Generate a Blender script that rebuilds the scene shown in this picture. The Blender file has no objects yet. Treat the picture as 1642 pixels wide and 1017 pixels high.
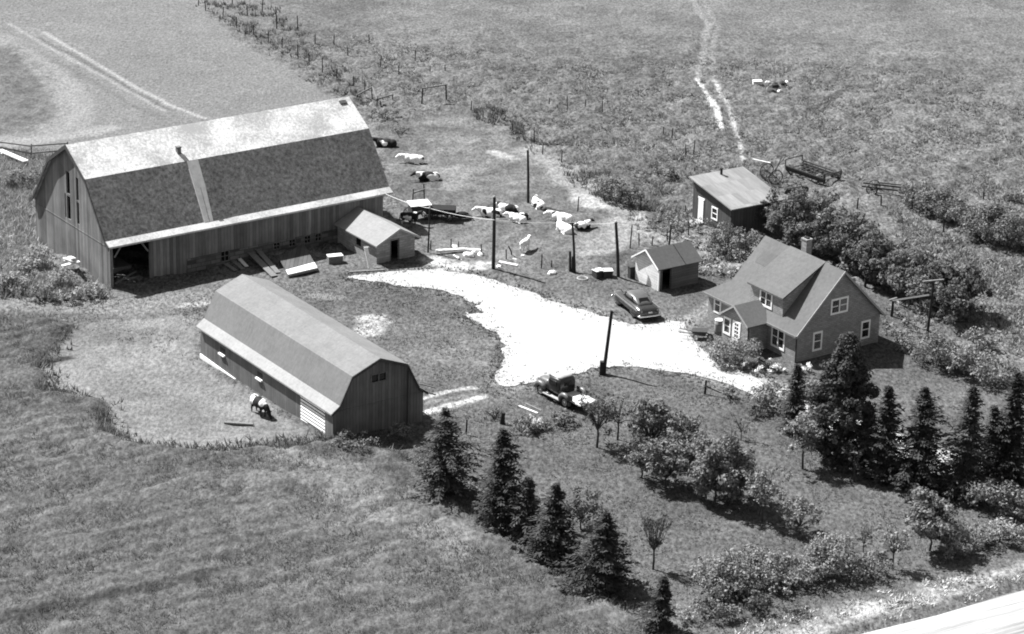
import bpy, bmesh, math, random
import numpy as np
from mathutils import Vector, Matrix
R = math.radians
scene = bpy.context.scene
col = scene.collection
# ------------------------------------------------------------------ camera
CAM_H = 72.107; PITCH = R(21.064); ROLL = R(1.5); FOC = 4500.0; PW, PH = 1642, 1017
c_, s_ = math.cos(PITCH), math.sin(PITCH); cr_, sr_ = math.cos(ROLL), math.sin(ROLL)
FW = np.array([0, c_, -s_]); U0 = np.array([0, s_, c_]); R0 = np.array([1., 0, 0])
RT = cr_*R0 + sr_*U0; UP = cr_*U0 - sr_*R0
cam = bpy.data.cameras.new('camera'); cam_o = bpy.data.objects.new('camera', cam); col.objects.link(cam_o)
cam.sensor_width = 36; cam.lens = 36*FOC/PW; cam.clip_start = 1; cam.clip_end = 9000
cam_o.matrix_world = Matrix(((RT[0], UP[0], -FW[0], 0), (RT[1], UP[1], -FW[1], 0), (RT[2], UP[2], -FW[2], CAM_H), (0, 0, 0, 1)))
scene.camera = cam_o
# ------------------------------------------------------------------ light
SUN_EL = R(51.0); SUN_DIR = np.array([0.83, -0.555]); SUN_DIR /= np.linalg.norm(SUN_DIR)   # ground direction the light travels
sv = Vector((SUN_DIR[0]*math.cos(SUN_EL), SUN_DIR[1]*math.cos(SUN_EL), -math.sin(SUN_EL)))
sun = bpy.data.lights.new('sun', 'SUN'); sun.energy = 4.8; sun.angle = R(0.55); sun.color = (1, 1, 1)
sun_o = bpy.data.objects.new('sun', sun); col.objects.link(sun_o); sun_o.rotation_euler = sv.to_track_quat('-Z', 'Y').to_euler()
world = bpy.data.worlds.new('World'); scene.world = world; world.use_nodes = True
wn = world.node_tree; wn.nodes.clear()
sky = wn.nodes.new('ShaderNodeTexSky'); sky.sky_type = 'NISHITA'; sky.sun_disc = False
sky.sun_elevation = SUN_EL; sky.sun_rotation = math.atan2(-SUN_DIR[0], -SUN_DIR[1])
bw = wn.nodes.new('ShaderNodeRGBToBW'); bg = wn.nodes.new('ShaderNodeBackground'); wo = wn.nodes.new('ShaderNodeOutputWorld')
wn.links.new(sky.outputs[0], bw.inputs[0]); wn.links.new(bw.outputs[0], bg.inputs[0]); wn.links.new(bg.outputs[0], wo.inputs[0])
bg.inputs[1].default_value = 0.068
scene.view_settings.view_transform = 'Standard'; scene.view_settings.look = 'None'
scene.view_settings.gamma = 1; scene.view_settings.exposure = 1.42
scene.render.engine = 'CYCLES'
scene.cycles.filter_width = 1.9; scene.cycles.max_bounces = 5; scene.cycles.diffuse_bounces = 2; scene.cycles.transparent_max_bounces = 4

# ------------------------------------------------------------------ terrain helpers
def hl(x, y):
    """gentle rise and fall of the ground"""
    x = np.asarray(x, float); y = np.asarray(y, float)
    g = lambda cx, cy, s: np.exp(-((x-cx)**2+(y-cy)**2)/(2*s*s))
    return 0.36*g(-11.3, 163.2, 3.5) - 0.25*g(-22.5, 178.0, 3.5)
def G(px, py, z=0.0):
    """photo pixel -> point on the ground"""
    d = FW + RT*(px-PW/2)/FOC - UP*(py-PH/2)/FOC
    for _ in range(3):
        t = (z-CAM_H)/d[2]; p = np.array([0, 0, CAM_H])+d*t
        z = float(hl(p[0], p[1]))
    return Vector((p[0], p[1], z))
def depth(p): return float(np.dot(np.array(p)-np.array([0, 0, CAM_H]), FW))
def size_at(p, wpx, hpx):
    s = FOC/depth(p); return wpx/s, hpx/(s*0.935)
def vnoise(x, y, seed):
    x = np.asarray(x, float); y = np.asarray(y, float)
    xi = np.floor(x).astype(np.int64); yi = np.floor(y).astype(np.int64); fx = x-xi; fy = y-yi
    def h(a, b):
        n = (a*374761393+b*668265263+seed*1442695041) & 0xffffffff
        n = ((n ^ (n >> 13))*1274126177) & 0xffffffff
        n = n ^ (n >> 16)
        return (n & 0xffff)/65535.0
    u = fx*fx*(3-2*fx); v = fy*fy*(3-2*fy)
    return (h(xi, yi)*(1-u)+h(xi+1, yi)*u)*(1-v)+(h(xi, yi+1)*(1-u)+h(xi+1, yi+1)*u)*v
def fbm(x, y, seed, sc, octv=3):
    t = 0; a = 1; n = 0
    for k in range(octv):
        t = t+a*vnoise(x/sc, y/sc, seed+k*17); n += a; a *= .55; sc *= .47
    return t/n
def inpoly(x, y, poly):
    r = np.zeros(np.shape(x), bool); n = len(poly)
    for i in range(n):
        x0, y0 = poly[i]; x1, y1 = poly[(i+1) % n]
        if y0 == y1: continue
        r ^= ((y0 > y) != (y1 > y)) & (x < (x1-x0)*(y-y0)/(y1-y0)+x0)
    return r
def wpoly(pts): return [tuple(G(*p)[:2]) for p in pts]
def dpolyline(x, y, pts):
    d = np.full(np.shape(x), 1e9)
    for (x0, y0), (x1, y1) in zip(pts[:-1], pts[1:]):
        l2 = (x1-x0)**2+(y1-y0)**2+1e-9
        t = np.clip(((x-x0)*(x1-x0)+(y-y0)*(y1-y0))/l2, 0, 1)
        d = np.minimum(d, np.hypot(x-x0-t*(x1-x0), y-y0-t*(y1-y0)))
    return d

# ------------------------------------------------------------------ materials
MATS = {}
TONE = .585
def toned(v): return v*TONE if v < .6 else v   # overall reflectance of everything that is not white
def nodes_of(m):
    m.use_nodes = True; nt = m.node_tree; nt.nodes.clear()
    out = nt.nodes.new('ShaderNodeOutputMaterial'); b = nt.nodes.new('ShaderNodeBsdfPrincipled')
    nt.links.new(b.outputs[0], out.inputs[0]); b.inputs['Specular IOR Level'].default_value = 0.2
    return nt, b
def mnode(nt, op, a, b=None, c=None):
    n = nt.nodes.new('ShaderNodeMath'); n.operation = op
    for i, v in enumerate((a, b, c)):
        if v is None: continue
        if isinstance(v, (int, float)): n.inputs[i].default_value = v
        else: nt.links.new(v, n.inputs[i])
    return n.outputs[0]
def noise_node(nt, vec, scale, detail=3, rough=.55):
    n = nt.nodes.new('ShaderNodeTexNoise'); n.inputs['Scale'].default_value = scale
    n.inputs['Detail'].default_value = detail; n.inputs['Roughness'].default_value = rough
    if vec is not None: nt.links.new(vec, n.inputs['Vector'])
    return n.outputs[0]
def ramp(nt, fac, stops):
    r = nt.nodes.new('ShaderNodeValToRGB'); nt.links.new(fac, r.inputs[0])
    e = r.color_ramp.elements
    while len(e) < len(stops): e.new(0.5)
    for k, (p, v) in enumerate(stops): e[k].position = p; e[k].color = (v, v, v, 1)
    return r.outputs[0]
def mapped(nt, scale=(1, 1, 1)):
    tc = nt.nodes.new('ShaderNodeTexCoord'); mp = nt.nodes.new('ShaderNodeMapping')
    nt.links.new(tc.outputs['Object'], mp.inputs[0]); mp.inputs['Scale'].default_value = scale
    return mp.outputs[0]
def bump(nt, b, h, strength=.5, dist=.03):
    n = nt.nodes.new('ShaderNodeBump'); n.inputs['Strength'].default_value = strength; n.inputs['Distance'].default_value = dist
    nt.links.new(h, n.inputs['Height']); nt.links.new(n.outputs[0], b.inputs['Normal'])
def mat(name, v, rough=.9, var=.25, scale=6.0, stretch=(1, 1, 1), spec=.2, metal=0, bmp=0):
    """mottled surface"""
    if name in MATS: return MATS[name]
    v = toned(v)
    m = bpy.data.materials.new(name); nt, b = nodes_of(m)
    n1 = noise_node(nt, mapped(nt, stretch), scale, 5, .65)
    cc = ramp(nt, n1, [(.3, v*(1-var)), (.7, min(1, v*(1+var)))])
    nt.links.new(cc, b.inputs['Base Color']); b.inputs['Roughness'].default_value = rough
    b.inputs['Specular IOR Level'].default_value = spec; b.inputs['Metallic'].default_value = metal
    if bmp: bump(nt, b, n1, bmp, .04)
    MATS[name] = m; return m
def plank_mat(name, v, width=.25, axis='xy', var=.3, streak=.35):
    var *= .55
    """weathered boards: one tone per board, streaks along it, dark joints"""
    if name in MATS: return MATS[name]
    v = toned(v)
    m = bpy.data.materials.new(name); nt, b = nodes_of(m)
    tc = nt.nodes.new('ShaderNodeTexCoord'); sp = nt.nodes.new('ShaderNodeSeparateXYZ'); nt.links.new(tc.outputs['Object'], sp.inputs[0])
    p = mnode(nt, 'ADD', sp.outputs[0], sp.outputs[1]) if axis == 'xy' else sp.outputs[{'x': 0, 'y': 1, 'z': 2}[axis]]
    q = mnode(nt, 'DIVIDE', p, width); fl = mnode(nt, 'FLOOR', q); fr = mnode(nt, 'FRACT', q)
    wn_ = nt.nodes.new('ShaderNodeTexWhiteNoise'); wn_.noise_dimensions = '1D'; nt.links.new(fl, wn_.inputs['W'])
    st = (1, 1, 6) if axis == 'z' else (5, 5, .35)
    if axis == 'z': st = (.4, .4, 5)
    n1 = noise_node(nt, mapped(nt, st), 3.0, 4, .6); n2 = noise_node(nt, mapped(nt), .5, 3)
    a = mnode(nt, 'MULTIPLY_ADD', wn_.outputs[0], var*2, 1-var)
    s = mnode(nt, 'MULTIPLY_ADD', n1, streak*2, 1-streak); d = mnode(nt, 'MULTIPLY_ADD', n2, 1.1, .45)
    g = mnode(nt, 'MULTIPLY', mnode(nt, 'MULTIPLY', a, s), d)
    j = mnode(nt, 'MULTIPLY_ADD', mnode(nt, 'GREATER_THAN', fr, .1), .5, .5)
    g = mnode(nt, 'MULTIPLY', mnode(nt, 'MULTIPLY', g, j), v)
    nt.links.new(g, b.inputs['Base Color']); b.inputs['Roughness'].default_value = .95
    bump(nt, b, fr, .5, .02)
    MATS[name] = m; return m
def shingle_mat(name, v, var=.3, row=.3, blotch=.3, bright=None):
    """roofing with courses, weathered blotches and speckle"""
    if name in MATS: return MATS[name]
    v = toned(v)
    m = bpy.data.materials.new(name); nt, b = nodes_of(m)
    tc = nt.nodes.new('ShaderNodeTexCoord'); sp = nt.nodes.new('ShaderNodeSeparateXYZ'); nt.links.new(tc.outputs['Object'], sp.inputs[0])
    fr = mnode(nt, 'FRACT', mnode(nt, 'DIVIDE', sp.outputs[2], row))
    n1 = noise_node(nt, mapped(nt), bright or 5.5, 4, .8); n2 = noise_node(nt, mapped(nt), .55, 4, .6)
    n3 = noise_node(nt, mapped(nt, (3, 3, .5)), 1.6, 3)
    g = mnode(nt, 'MULTIPLY', mnode(nt, 'MULTIPLY_ADD', n1, var*3, 1-var*1.5), mnode(nt, 'MULTIPLY_ADD', n2, blotch*3, 1-blotch*1.5))
    g = mnode(nt, 'MULTIPLY', g, mnode(nt, 'MULTIPLY_ADD', n3, .5, .75))
    g = mnode(nt, 'MULTIPLY', g, mnode(nt, 'MULTIPLY_ADD', mnode(nt, 'GREATER_THAN', fr, .15), .04, .96))
    g = mnode(nt, 'MAXIMUM', mnode(nt, 'MINIMUM', mnode(nt, 'MULTIPLY', g, v), .9), v*.3)
    nt.links.new(g, b.inputs['Base Color']); b.inputs['Roughness'].default_value = .9
    bump(nt, b, n1, .4, .02)
    MATS[name] = m; return m
def metalroof_mat(name, v, dark, thr=.55):
    """pale weathered sheet roof with scattered darker worn flecks"""
    if name in MATS: return MATS[name]
    m = bpy.data.materials.new(name); nt, b = nodes_of(m)
    n1 = noise_node(nt, mapped(nt, (1, 1, .7)), 5.0, 5, .85); n2 = noise_node(nt, mapped(nt), .35, 3, .6)
    k = mnode(nt, 'ADD', mnode(nt, 'MULTIPLY', n1, .75), mnode(nt, 'MULTIPLY', n2, .45))
    cc = ramp(nt, k, [(thr-.07, v), (thr+.09, dark)])
    nt.links.new(cc, b.inputs['Base Color']); b.inputs['Roughness'].default_value = .7
    MATS[name] = m; return m
def brick_mat(name, v, mortar, scale=1.0, var=.25):
    if name in MATS: return MATS[name]
    v = toned(v); mortar = toned(mortar)
    m = bpy.data.materials.new(name); nt, b = nodes_of(m)
    tc = nt.nodes.new('ShaderNodeTexCoord'); sp = nt.nodes.new('ShaderNodeSeparateXYZ'); nt.links.new(tc.outputs['Object'], sp.inputs[0])
    cb = nt.nodes.new('ShaderNodeCombineXYZ'); nt.links.new(mnode(nt, 'ADD', sp.outputs[0], sp.outputs[1]), cb.inputs[0]); nt.links.new(sp.outputs[2], cb.inputs[1])
    br = nt.nodes.new('ShaderNodeTexBrick'); nt.links.new(cb.outputs[0], br.inputs['Vector'])
    br.inputs['Color1'].default_value = (v*(1-var),)*3+(1,); br.inputs['Color2'].default_value = (v*(1+var),)*3+(1,)
    br.inputs['Mortar'].default_value = (mortar,)*3+(1,); br.inputs['Scale'].default_value = scale
    br.inputs['Brick Width'].default_value = .45; br.inputs['Row Height'].default_value = .17; br.inputs['Mortar Size'].default_value = .015
    n2 = noise_node(nt, mapped(nt), 2.2, 4, .65)
    mx = nt.nodes.new('ShaderNodeMix'); mx.data_type = 'RGBA'; mx.blend_type = 'MULTIPLY'; mx.inputs[0].default_value = 1
    nt.links.new(br.outputs[0], mx.inputs[6]); nt.links.new(ramp(nt, n2, [(.3, .72), (.7, 1)]), mx.inputs[7])
    nt.links.new(mx.outputs[2], b.inputs['Base Color']); b.inputs['Roughness'].default_value = .9
    MATS[name] = m; return m
def leaf_mat(name, v, var=.4):
    """foliage: tone varies leaf by leaf, a little light comes through"""
    if name in MATS: return MATS[name]
    v = toned(v)
    m = bpy.data.materials.new(name); m.use_nodes = True; nt = m.node_tree; nt.nodes.clear()
    out = nt.nodes.new('ShaderNodeOutputMaterial'); d = nt.nodes.new('ShaderNodeBsdfDiffuse'); t = nt.nodes.new('ShaderNodeBsdfTranslucent'); mx = nt.nodes.new('ShaderNodeMixShader')
    ge = nt.nodes.new('ShaderNodeNewGeometry')
    g = mnode(nt, 'MULTIPLY', mnode(nt, 'MULTIPLY_ADD', ge.outputs['Random Per Island'], var*2, 1-var), v)
    nt.links.new(g, d.inputs[0]); nt.links.new(g, t.inputs[0]); mx.inputs[0].default_value = .22
    nt.links.new(d.outputs[0], mx.inputs[1]); nt.links.new(t.outputs[0], mx.inputs[2]); nt.links.new(mx.outputs[0], out.inputs[0])
    MATS[name] = m; return m
def gloss_mat(name, v, rough=.25, metal=0, spec=.5, coat=0):
    if name in MATS: return MATS[name]
    v = toned(v)
    m = bpy.data.materials.new(name); nt, b = nodes_of(m)
    n1 = noise_node(nt, mapped(nt), 3, 3)
    nt.links.new(ramp(nt, n1, [(.3, v*.85), (.7, min(1, v*1.15))]), b.inputs['Base Color'])
    b.inputs['Roughness'].default_value = rough; b.inputs['Metallic'].default_value = metal; b.inputs['Specular IOR Level'].default_value = spec
    b.inputs['Coat Weight'].default_value = coat
    MATS[name] = m; return m
def cow_mat(name, thr, white=.72, black=.012):
    if name in MATS: return MATS[name]
    m = bpy.data.materials.new(name); nt, b = nodes_of(m)
    tc = nt.nodes.new('ShaderNodeTexCoord'); oi = nt.nodes.new('ShaderNodeObjectInfo')
    va = nt.nodes.new('ShaderNodeVectorMath'); va.operation = 'ADD'; nt.links.new(tc.outputs['Object'], va.inputs[0])
    cb = nt.nodes.new('ShaderNodeCombineXYZ'); nt.links.new(mnode(nt, 'MULTIPLY', oi.outputs['Random'], 37.0), cb.inputs[0]); nt.links.new(cb.outputs[0], va.inputs[1])
    n1 = noise_node(nt, va.outputs[0], 1.15, 1, .4)
    nt.links.new(ramp(nt, n1, [(thr-.01, white), (thr+.01, black)]), b.inputs['Base Color']); b.inputs['Roughness'].default_value = .8
    MATS[name] = m; return m

# ------------------------------------------------------------------ mesh helpers
class MB:
    def __init__(s): s.v = []; s.f = []; s.mi = []
    def add(s, vs, fs, mi=0):
        o = len(s.v); s.v += [tuple(p) for p in vs]; s.f += [tuple(i+o for i in f) for f in fs]; s.mi += [mi]*len(fs); return s
    def quad(s, a, b, c, d, mi=0): return s.add([a, b, c, d], [(0, 1, 2, 3)], mi)
    def hexa(s, p, mi=0):  # 8 points: bottom 4 then top 4
        return s.add(p, [(3, 2, 1, 0), (4, 5, 6, 7), (0, 1, 5, 4), (1, 2, 6, 5), (2, 3, 7, 6), (3, 0, 4, 7)], mi)
    def box(s, x0, x1, y0, y1, z0, z1, mi=0):
        return s.hexa([(x0, y0, z0), (x1, y0, z0), (x1, y1, z0), (x0, y1, z0), (x0, y0, z1), (x1, y0, z1), (x1, y1, z1), (x0, y1, z1)], mi)
    def bar(s, a, b, w, h, mi=0, up=(0, 0, 1)):
        a = Vector(a); b = Vector(b); d = (b-a).normalized(); u = Vector(up)
        if abs(d.dot(u)) > .95: u = Vector((1, 0, 0))
        r = d.cross(u).normalized(); u = r.cross(d).normalized(); r = r*w/2; u = u*h/2
        return s.hexa([a-r-u, a+r-u, b+r-u, b-r-u, a-r+u, a+r+u, b+r+u, b-r+u], mi)
    def tube(s, pts, rad, n=7, mi=0, cap=True):
        pts = [Vector(p) for p in pts]; rad = [rad]*len(pts) if isinstance(rad, (int, float)) else rad
        vs = []; fs = []
        for i, p in enumerate(pts):
            d = (pts[min(i+1, len(pts)-1)]-pts[max(i-1, 0)]).normalized()
            u = Vector((0, 0, 1)) if abs(d.z) < .9 else Vector((1, 0, 0))
            r = d.cross(u).normalized(); u = r.cross(d)
            for k in range(n):
                a = 2*math.pi*k/n; vs.append(p+(r*math.cos(a)+u*math.sin(a))*rad[i])
        for i in range(len(pts)-1):
            for k in range(n): fs.append((i*n+k, i*n+(k+1) % n, (i+1)*n+(k+1) % n, (i+1)*n+k))
        if cap: fs.append(tuple(range(n))[::-1]); fs.append(tuple(range((len(pts)-1)*n, len(pts)*n)))
        return s.add(vs, fs, mi)
    def ball(s, c, r, n=8, m=6, mi=0):
        rx, ry, rz = (r, r, r) if isinstance(r, (int, float)) else r
        vs = []; fs = []
        for i in range(m+1):
            t = math.pi*i/m
            for k in range(n):
                a = 2*math.pi*k/n; vs.append((c[0]+rx*math.sin(t)*math.cos(a), c[1]+ry*math.sin(t)*math.sin(a), c[2]+rz*math.cos(t)))
        for i in range(m):
            for k in range(n): fs.append((i*n+k, (i+1)*n+k, (i+1)*n+(k+1) % n, i*n+(k+1) % n))
        return s.add(vs, fs, mi)
    def loft(s, rings, mi=0, cap=True):
        n = len(rings[0]); vs = [p for r in rings for p in r]; fs = []
        for i in range(len(rings)-1):
            for k in range(n): fs.append((i*n+k, i*n+(k+1) % n, (i+1)*n+(k+1) % n, (i+1)*n+k))
        if cap: fs.append(tuple(range(n))[::-1]); fs.append(tuple(range((len(rings)-1)*n, len(rings)*n)))
        return s.add(vs, fs, mi)
    def ring(s, c, r, rr, axis='y', n=16, m=6, mi=0):  # torus
        vs = []; fs = []
        for i in range(n):
            a = 2*math.pi*i/n
            for k in range(m):
                b = 2*math.pi*k/m; q = r+rr*math.cos(b); e = rr*math.sin(b)
                p = (q*math.cos(a), e, q*math.sin(a)) if axis == 'y' else ((q*math.cos(a), q*math.sin(a), e) if axis == 'z' else (e, q*math.cos(a), q*math.sin(a)))
                vs.append((c[0]+p[0], c[1]+p[1], c[2]+p[2]))
        for i in range(n):
            for k in range(m): fs.append((i*m+k, i*m+(k+1) % m, ((i+1) % n)*m+(k+1) % m, ((i+1) % n)*m+k))
        return s.add(vs, fs, mi)
    def build(s, name, mats, parent=None, smooth=False, loc=None):
        me = bpy.data.meshes.new(name); me.from_pydata(s.v, [], s.f); 
        if not isinstance(mats, (list, tuple)): mats = [mats]
        for m in mats: me.materials.append(m)
        if len(mats) > 1: me.polygons.foreach_set('material_index', s.mi)
        bm = bmesh.new(); bm.from_mesh(me); bmesh.ops.recalc_face_normals(bm, faces=bm.faces); bm.to_mesh(me); bm.free()
        if smooth:
            me.polygons.foreach_set('use_smooth', [True]*len(me.polygons))
        me.update(); o = bpy.data.objects.new(name, me); col.objects.link(o)
        if parent: o.parent = parent
        if loc is not None: o.location = loc
        return o
def np_mesh(name, V, F, m, parent=None):
    """V (n,3), F (m,k) arrays"""
    me = bpy.data.meshes.new(name); k = F.shape[1]
    me.vertices.add(len(V)); me.vertices.foreach_set('co', np.asarray(V, np.float32).ravel())
    me.loops.add(F.size); me.loops.foreach_set('vertex_index', F.astype(np.int32).ravel())
    me.polygons.add(len(F)); me.polygons.foreach_set('loop_start', np.arange(0, F.size, k, dtype=np.int32))
    me.polygons.foreach_set('loop_total', np.full(len(F), k, np.int32))
    me.materials.append(m); me.update(calc_edges=True); me.validate()
    o = bpy.data.objects.new(name, me); col.objects.link(o)
    if parent: o.parent = parent
    return o
def tag(o, label, cat, group=None, kind=None):
    o['label'] = label; o['category'] = cat
    if group: o['group'] = group
    if kind: o['kind'] = kind
    return o
def thing(name, label, cat, loc=(0, 0, 0), rz=0, group=None):
    o = bpy.data.objects.new(name, None); o.empty_display_size = .3; col.objects.link(o); o.location = loc; o.rotation_euler = (0, 0, rz)
    return tag(o, label, cat, group)
def structure(o): o['kind'] = 'structure'; return o
def copy_tree(o, parent=None):
    c = o.copy(); col.objects.link(c)
    if parent: c.parent = parent
    for ch in list(o.children): copy_tree(ch, c)
    return c
def panel(mb, P, breaks, top, bot, holes, t, mi=0):
    """wall sheet with openings. P(a, z, d): a along wall, d depth inward. holes (a0,a1,z0,z1)"""
    bs = sorted(set(breaks+[h[0] for h in holes]+[h[1] for h in holes]))
    for a0, a1 in zip(bs[:-1], bs[1:]):
        hs = sorted([h for h in holes if h[0] < (a0+a1)/2 < h[1]], key=lambda h: h[2])
        lo0 = lo1 = bot
        for h in hs+[None]:
            hi0, hi1 = (h[2], h[2]) if h else (top(a0), top(a1))
            for d in (0, t): mb.quad(P(a0, lo0, d), P(a1, lo1, d), P(a1, hi1, d), P(a0, hi0, d), mi)
            if h: lo0 = lo1 = h[3]
    for h in holes:
        a0, a1, z0, z1 = h
        for (p, q) in (((a0, z0), (a1, z0)), ((a1, z0), (a1, z1)), ((a1, z1), (a0, z1)), ((a0, z1), (a0, z0))):
            mb.quad(P(p[0], p[1], 0), P(q[0], q[1], 0), P(q[0], q[1], t), P(p[0], p[1], t), mi)
def roof_sheet(mb, prof, x0, x1, t, mis, axis='x'):
    """profile (y,z) swept along x with thickness t, one material per facet"""
    for (p, q), mi in zip(zip(prof[:-1], prof[1:]), mis):
        f = (lambda x, y, z: (x, y, z)) if axis == 'x' else (lambda x, y, z: (y, x, z))
        mb.hexa([f(x0, p[0], p[1]-t), f(x1, p[0], p[1]-t), f(x1, q[0], q[1]-t), f(x0, q[0], q[1]-t),
                 f(x0, p[0], p[1]), f(x1, p[0], p[1]), f(x1, q[0], q[1]), f(x0, q[0], q[1])], mi)
def interp(prof):
    a = [p[0] for p in prof]; z = [p[1] for p in prof]
    return lambda v: float(np.interp(v, a, z))
WHITE = mat('white_paint', .8, .6, .06, 8); DARKV = mat('dark_interior', .012, 1, .3, 3); GLASS = gloss_mat('window_glass', .015, .12)
def window(parent, P, a0, a1, z0, z1, panes=1, fw=.12, proud=.04, rail=True, lab=None):
    """window frame proud of the wall with panes set back inside it"""
    m = MB(); d0, d1 = -proud, .06
    def bx(A0, A1, Z0, Z1, e0=d0, e1=d1):
        m.hexa([P(A0, Z0, e1), P(A1, Z0, e1), P(A1, Z0, e0), P(A0, Z0, e0), P(A0, Z1, e1), P(A1, Z1, e1), P(A1, Z1, e0), P(A0, Z1, e0)])
    bx(a0, a1, z0-.02, z0+fw); bx(a0, a1, z1-fw, z1+.02)
    n = panes; w = (a1-a0)/n
    for i in range(n+1):
        ca = a0+i*w; h = fw if i in (0, n) else fw*.75
        l0 = ca if i == 0 else (ca-fw if i == n else ca-h/2); bx(l0, l0+h if i not in (0, n) else l0+fw, z0+fw+.002, z1-fw-.002)
    if rail:
        zm = (z0+z1)/2
        for i in range(n): bx(a0+i*w+fw, a0+(i+1)*w-fw, zm-.03, zm+.03, d0+.015, d1)
    f = m.build('window', WHITE, parent)
    g = MB(); g.hexa([P(a0+.02, z0+.02, .05), P(a1-.02, z0+.02, .05), P(a1-.02, z0+.02, .0), P(a0+.02, z0+.02, .0), P(a0+.02, z1-.02, .05), P(a1-.02, z1-.02, .05), P(a1-.02, z1-.02, .0), P(a0+.02, z1-.02, .0)])
    pn = g.build('pane', GLASS, f)
    if lab: f['label'] = lab
    return f

# ================================================================== GROUND
PAST, GRAIN, LAWN = .172, .135, .132
lin = lambda a, b, n: np.linspace(a, b, n)
xs = np.concatenate([[-4000, -1500, -600, -250, -120], lin(-66, 66, 530), [120, 250, 600, 1500, 4000]])
ys = np.concatenate([[-1500, -400, 0, 80], lin(122, 302, 720), [330, 400, 600, 1200, 3000, 8000]])
X, Y = np.meshgrid(xs, ys)
WX = X+(fbm(X, Y, 5, 2.2, 3)-.5)*1.6; WY = Y+(fbm(X, Y, 9, 2.2, 3)-.5)*2.4
def soft(poly, n=2, warp=1):
    m = inpoly(WX if warp else X, WY if warp else Y, wpoly(poly)).astype(float)
    for _ in range(n):
        m[1:-1] = (m[:-2]+2*m[1:-1]+m[2:])/4; m[:, 1:-1] = (m[:, :-2]+2*m[:, 1:-1]+m[:, 2:])/4
    return m
DRIVE = [(552, 446), (600, 438), (650, 433), (705, 432), (755, 439), (800, 452), (850, 468), (900, 487), (950, 502), (985, 512), (1012, 522), (1040, 519), (1070, 514), (1098, 517), (1104, 533), (1122, 557), (1150, 575), (1180, 590), (1205, 603), (1235, 620), (1290, 642), (1380, 675), (1500, 716), (1660, 768),
         (1660, 800), (1500, 756), (1380, 712), (1290, 676), (1240, 655), (1205, 633), (1170, 618), (1130, 606), (1090, 598), (1050, 593), (1010, 589), (970, 590), (930, 597), (900, 605), (870, 612), (835, 617), (800, 620), (792, 611), (800, 594), (806, 570), (804, 545), (792, 533), (770, 522), (748, 512), (745, 503), (772, 502), (764, 491), (735, 476), (700, 467), (660, 461), (620, 455), (580, 451)]
ROADU = (Vector(G(1385, 1017)), Vector(G(1642, 950)))
field = soft([(-400, -400), (250, -400), (285, -60), (330, 20), (400, 75), (480, 118), (545, 160), (620, 230), (560, 330), (100, 330), (-20, 225), (-400, 330)])
loft_ = soft([(-80, 60), (20, 70), (90, 120), (100, 180), (60, 215), (-80, 220)], 4)
rough = soft([(-300, 232), (112, 240), (75, 330), (70, 440), (182, 478), (-300, 478)])
yard = soft([(-300, 478), (180, 462), (620, 392), (760, 430), (1010, 400), (1140, 440), (1420, 470), (1480, 570), (1642, 640), (1900, 760), (1900, 900), (1642, 900), (1200, 1030), (980, 985), (690, 765), (535, 705), (-300, 900)])
grain = soft([(-400, 500), (60, 512), (112, 522), (97, 560), (60, 590), (75, 622), (160, 650), (170, 690), (205, 712), (300, 725), (400, 716), (520, 706), (620, 720), (690, 775), (830, 875), (960, 955), (1040, 1030), (1100, 1300), (-600, 1300)], 2)
cut = soft([(112, 522), (320, 495), (325, 585), (535, 712), (400, 720), (300, 725), (205, 712), (170, 690), (160, 650), (75, 622), (60, 590), (97, 560)], 2)
strip = soft([(590, 715), (650, 745), (760, 800), (870, 875), (985, 960), (1040, 1010), (1030, 1030), (950, 975), (830, 890), (700, 800), (610, 740)], 4)
cowyard = soft([(600, 215), (760, 165), (860, 235), (940, 290), (1010, 350), (1030, 420), (990, 450), (860, 450), (760, 425), (680, 410), (640, 340)], 3)
meadow = soft([(1420, 370), (1642, 430), (1900, 500), (1900, 650), (1642, 580), (1560, 540), (1490, 450)], 4)
garden = soft([(1010, 400), (1040, 375), (1130, 365), (1230, 380), (1210, 440), (1130, 430)], 2)
verge = soft([(1180, 1030), (1310, 985), (1480, 945), (1642, 905), (1900, 840), (1900, 870), (1642, 925), (1480, 968), (1330, 1010), (1290, 1040)], 3)
ditch = soft([(1290, 1040), (1480, 968), (1642, 925), (1900, 870), (1900, 900), (1642, 948), (1400, 1017), (1330, 1060)], 2)
drv = soft(DRIVE, 5, 0)
rdm = soft([(1340, 1030), (1642, 943), (2200, 790), (3200, 1000), (2200, 1500), (900, 1400), (1000, 1120)], 3, 0)
P1, P2, P3 = fbm(X, Y, 21, 9, 4), fbm(X, Y, 31, 2.6, 3), fbm(X, Y, 41, .9, 2)
ALB = PAST*(1+.5*(P1-.5)+.55*(P2-.5))
def mix(a, b, m): return a*(1-m)+b*m
far = np.clip((Y-235)/35, 0, 1)
ALB = ALB*mix(1, 1.0, far)
ALB = mix(ALB, .215*(1+.16*(P1-.5)+.2*(P2-.5)), field); ALB = mix(ALB, .17*(1+.3*(P2-.5)), loft_)
ALB = mix(ALB, .20*(1+.6*(P2-.5)), rough)
ALB = mix(ALB, LAWN*(1+.5*(P1-.5)+.55*(P2-.5)), yard)
nyard = soft([(-300, 478), (180, 462), (620, 395), (760, 425), (1010, 400), (1140, 440), (1140, 520), (820, 640), (690, 690), (530, 640), (320, 480), (110, 530), (-300, 520)], 4)
ALB = mix(ALB, .155*(1+.5*(P1-.5)+.6*(P2-.5)), nyard)
ALB = mix(ALB, .175*(1+.7*(P1-.5)+.9*(P2-.5)), cowyard)
ALB = mix(ALB, .20*(1+.3*(P2-.5)), meadow); ALB = mix(ALB, .24*(1+.8*(P2-.5)), garden)
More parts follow.
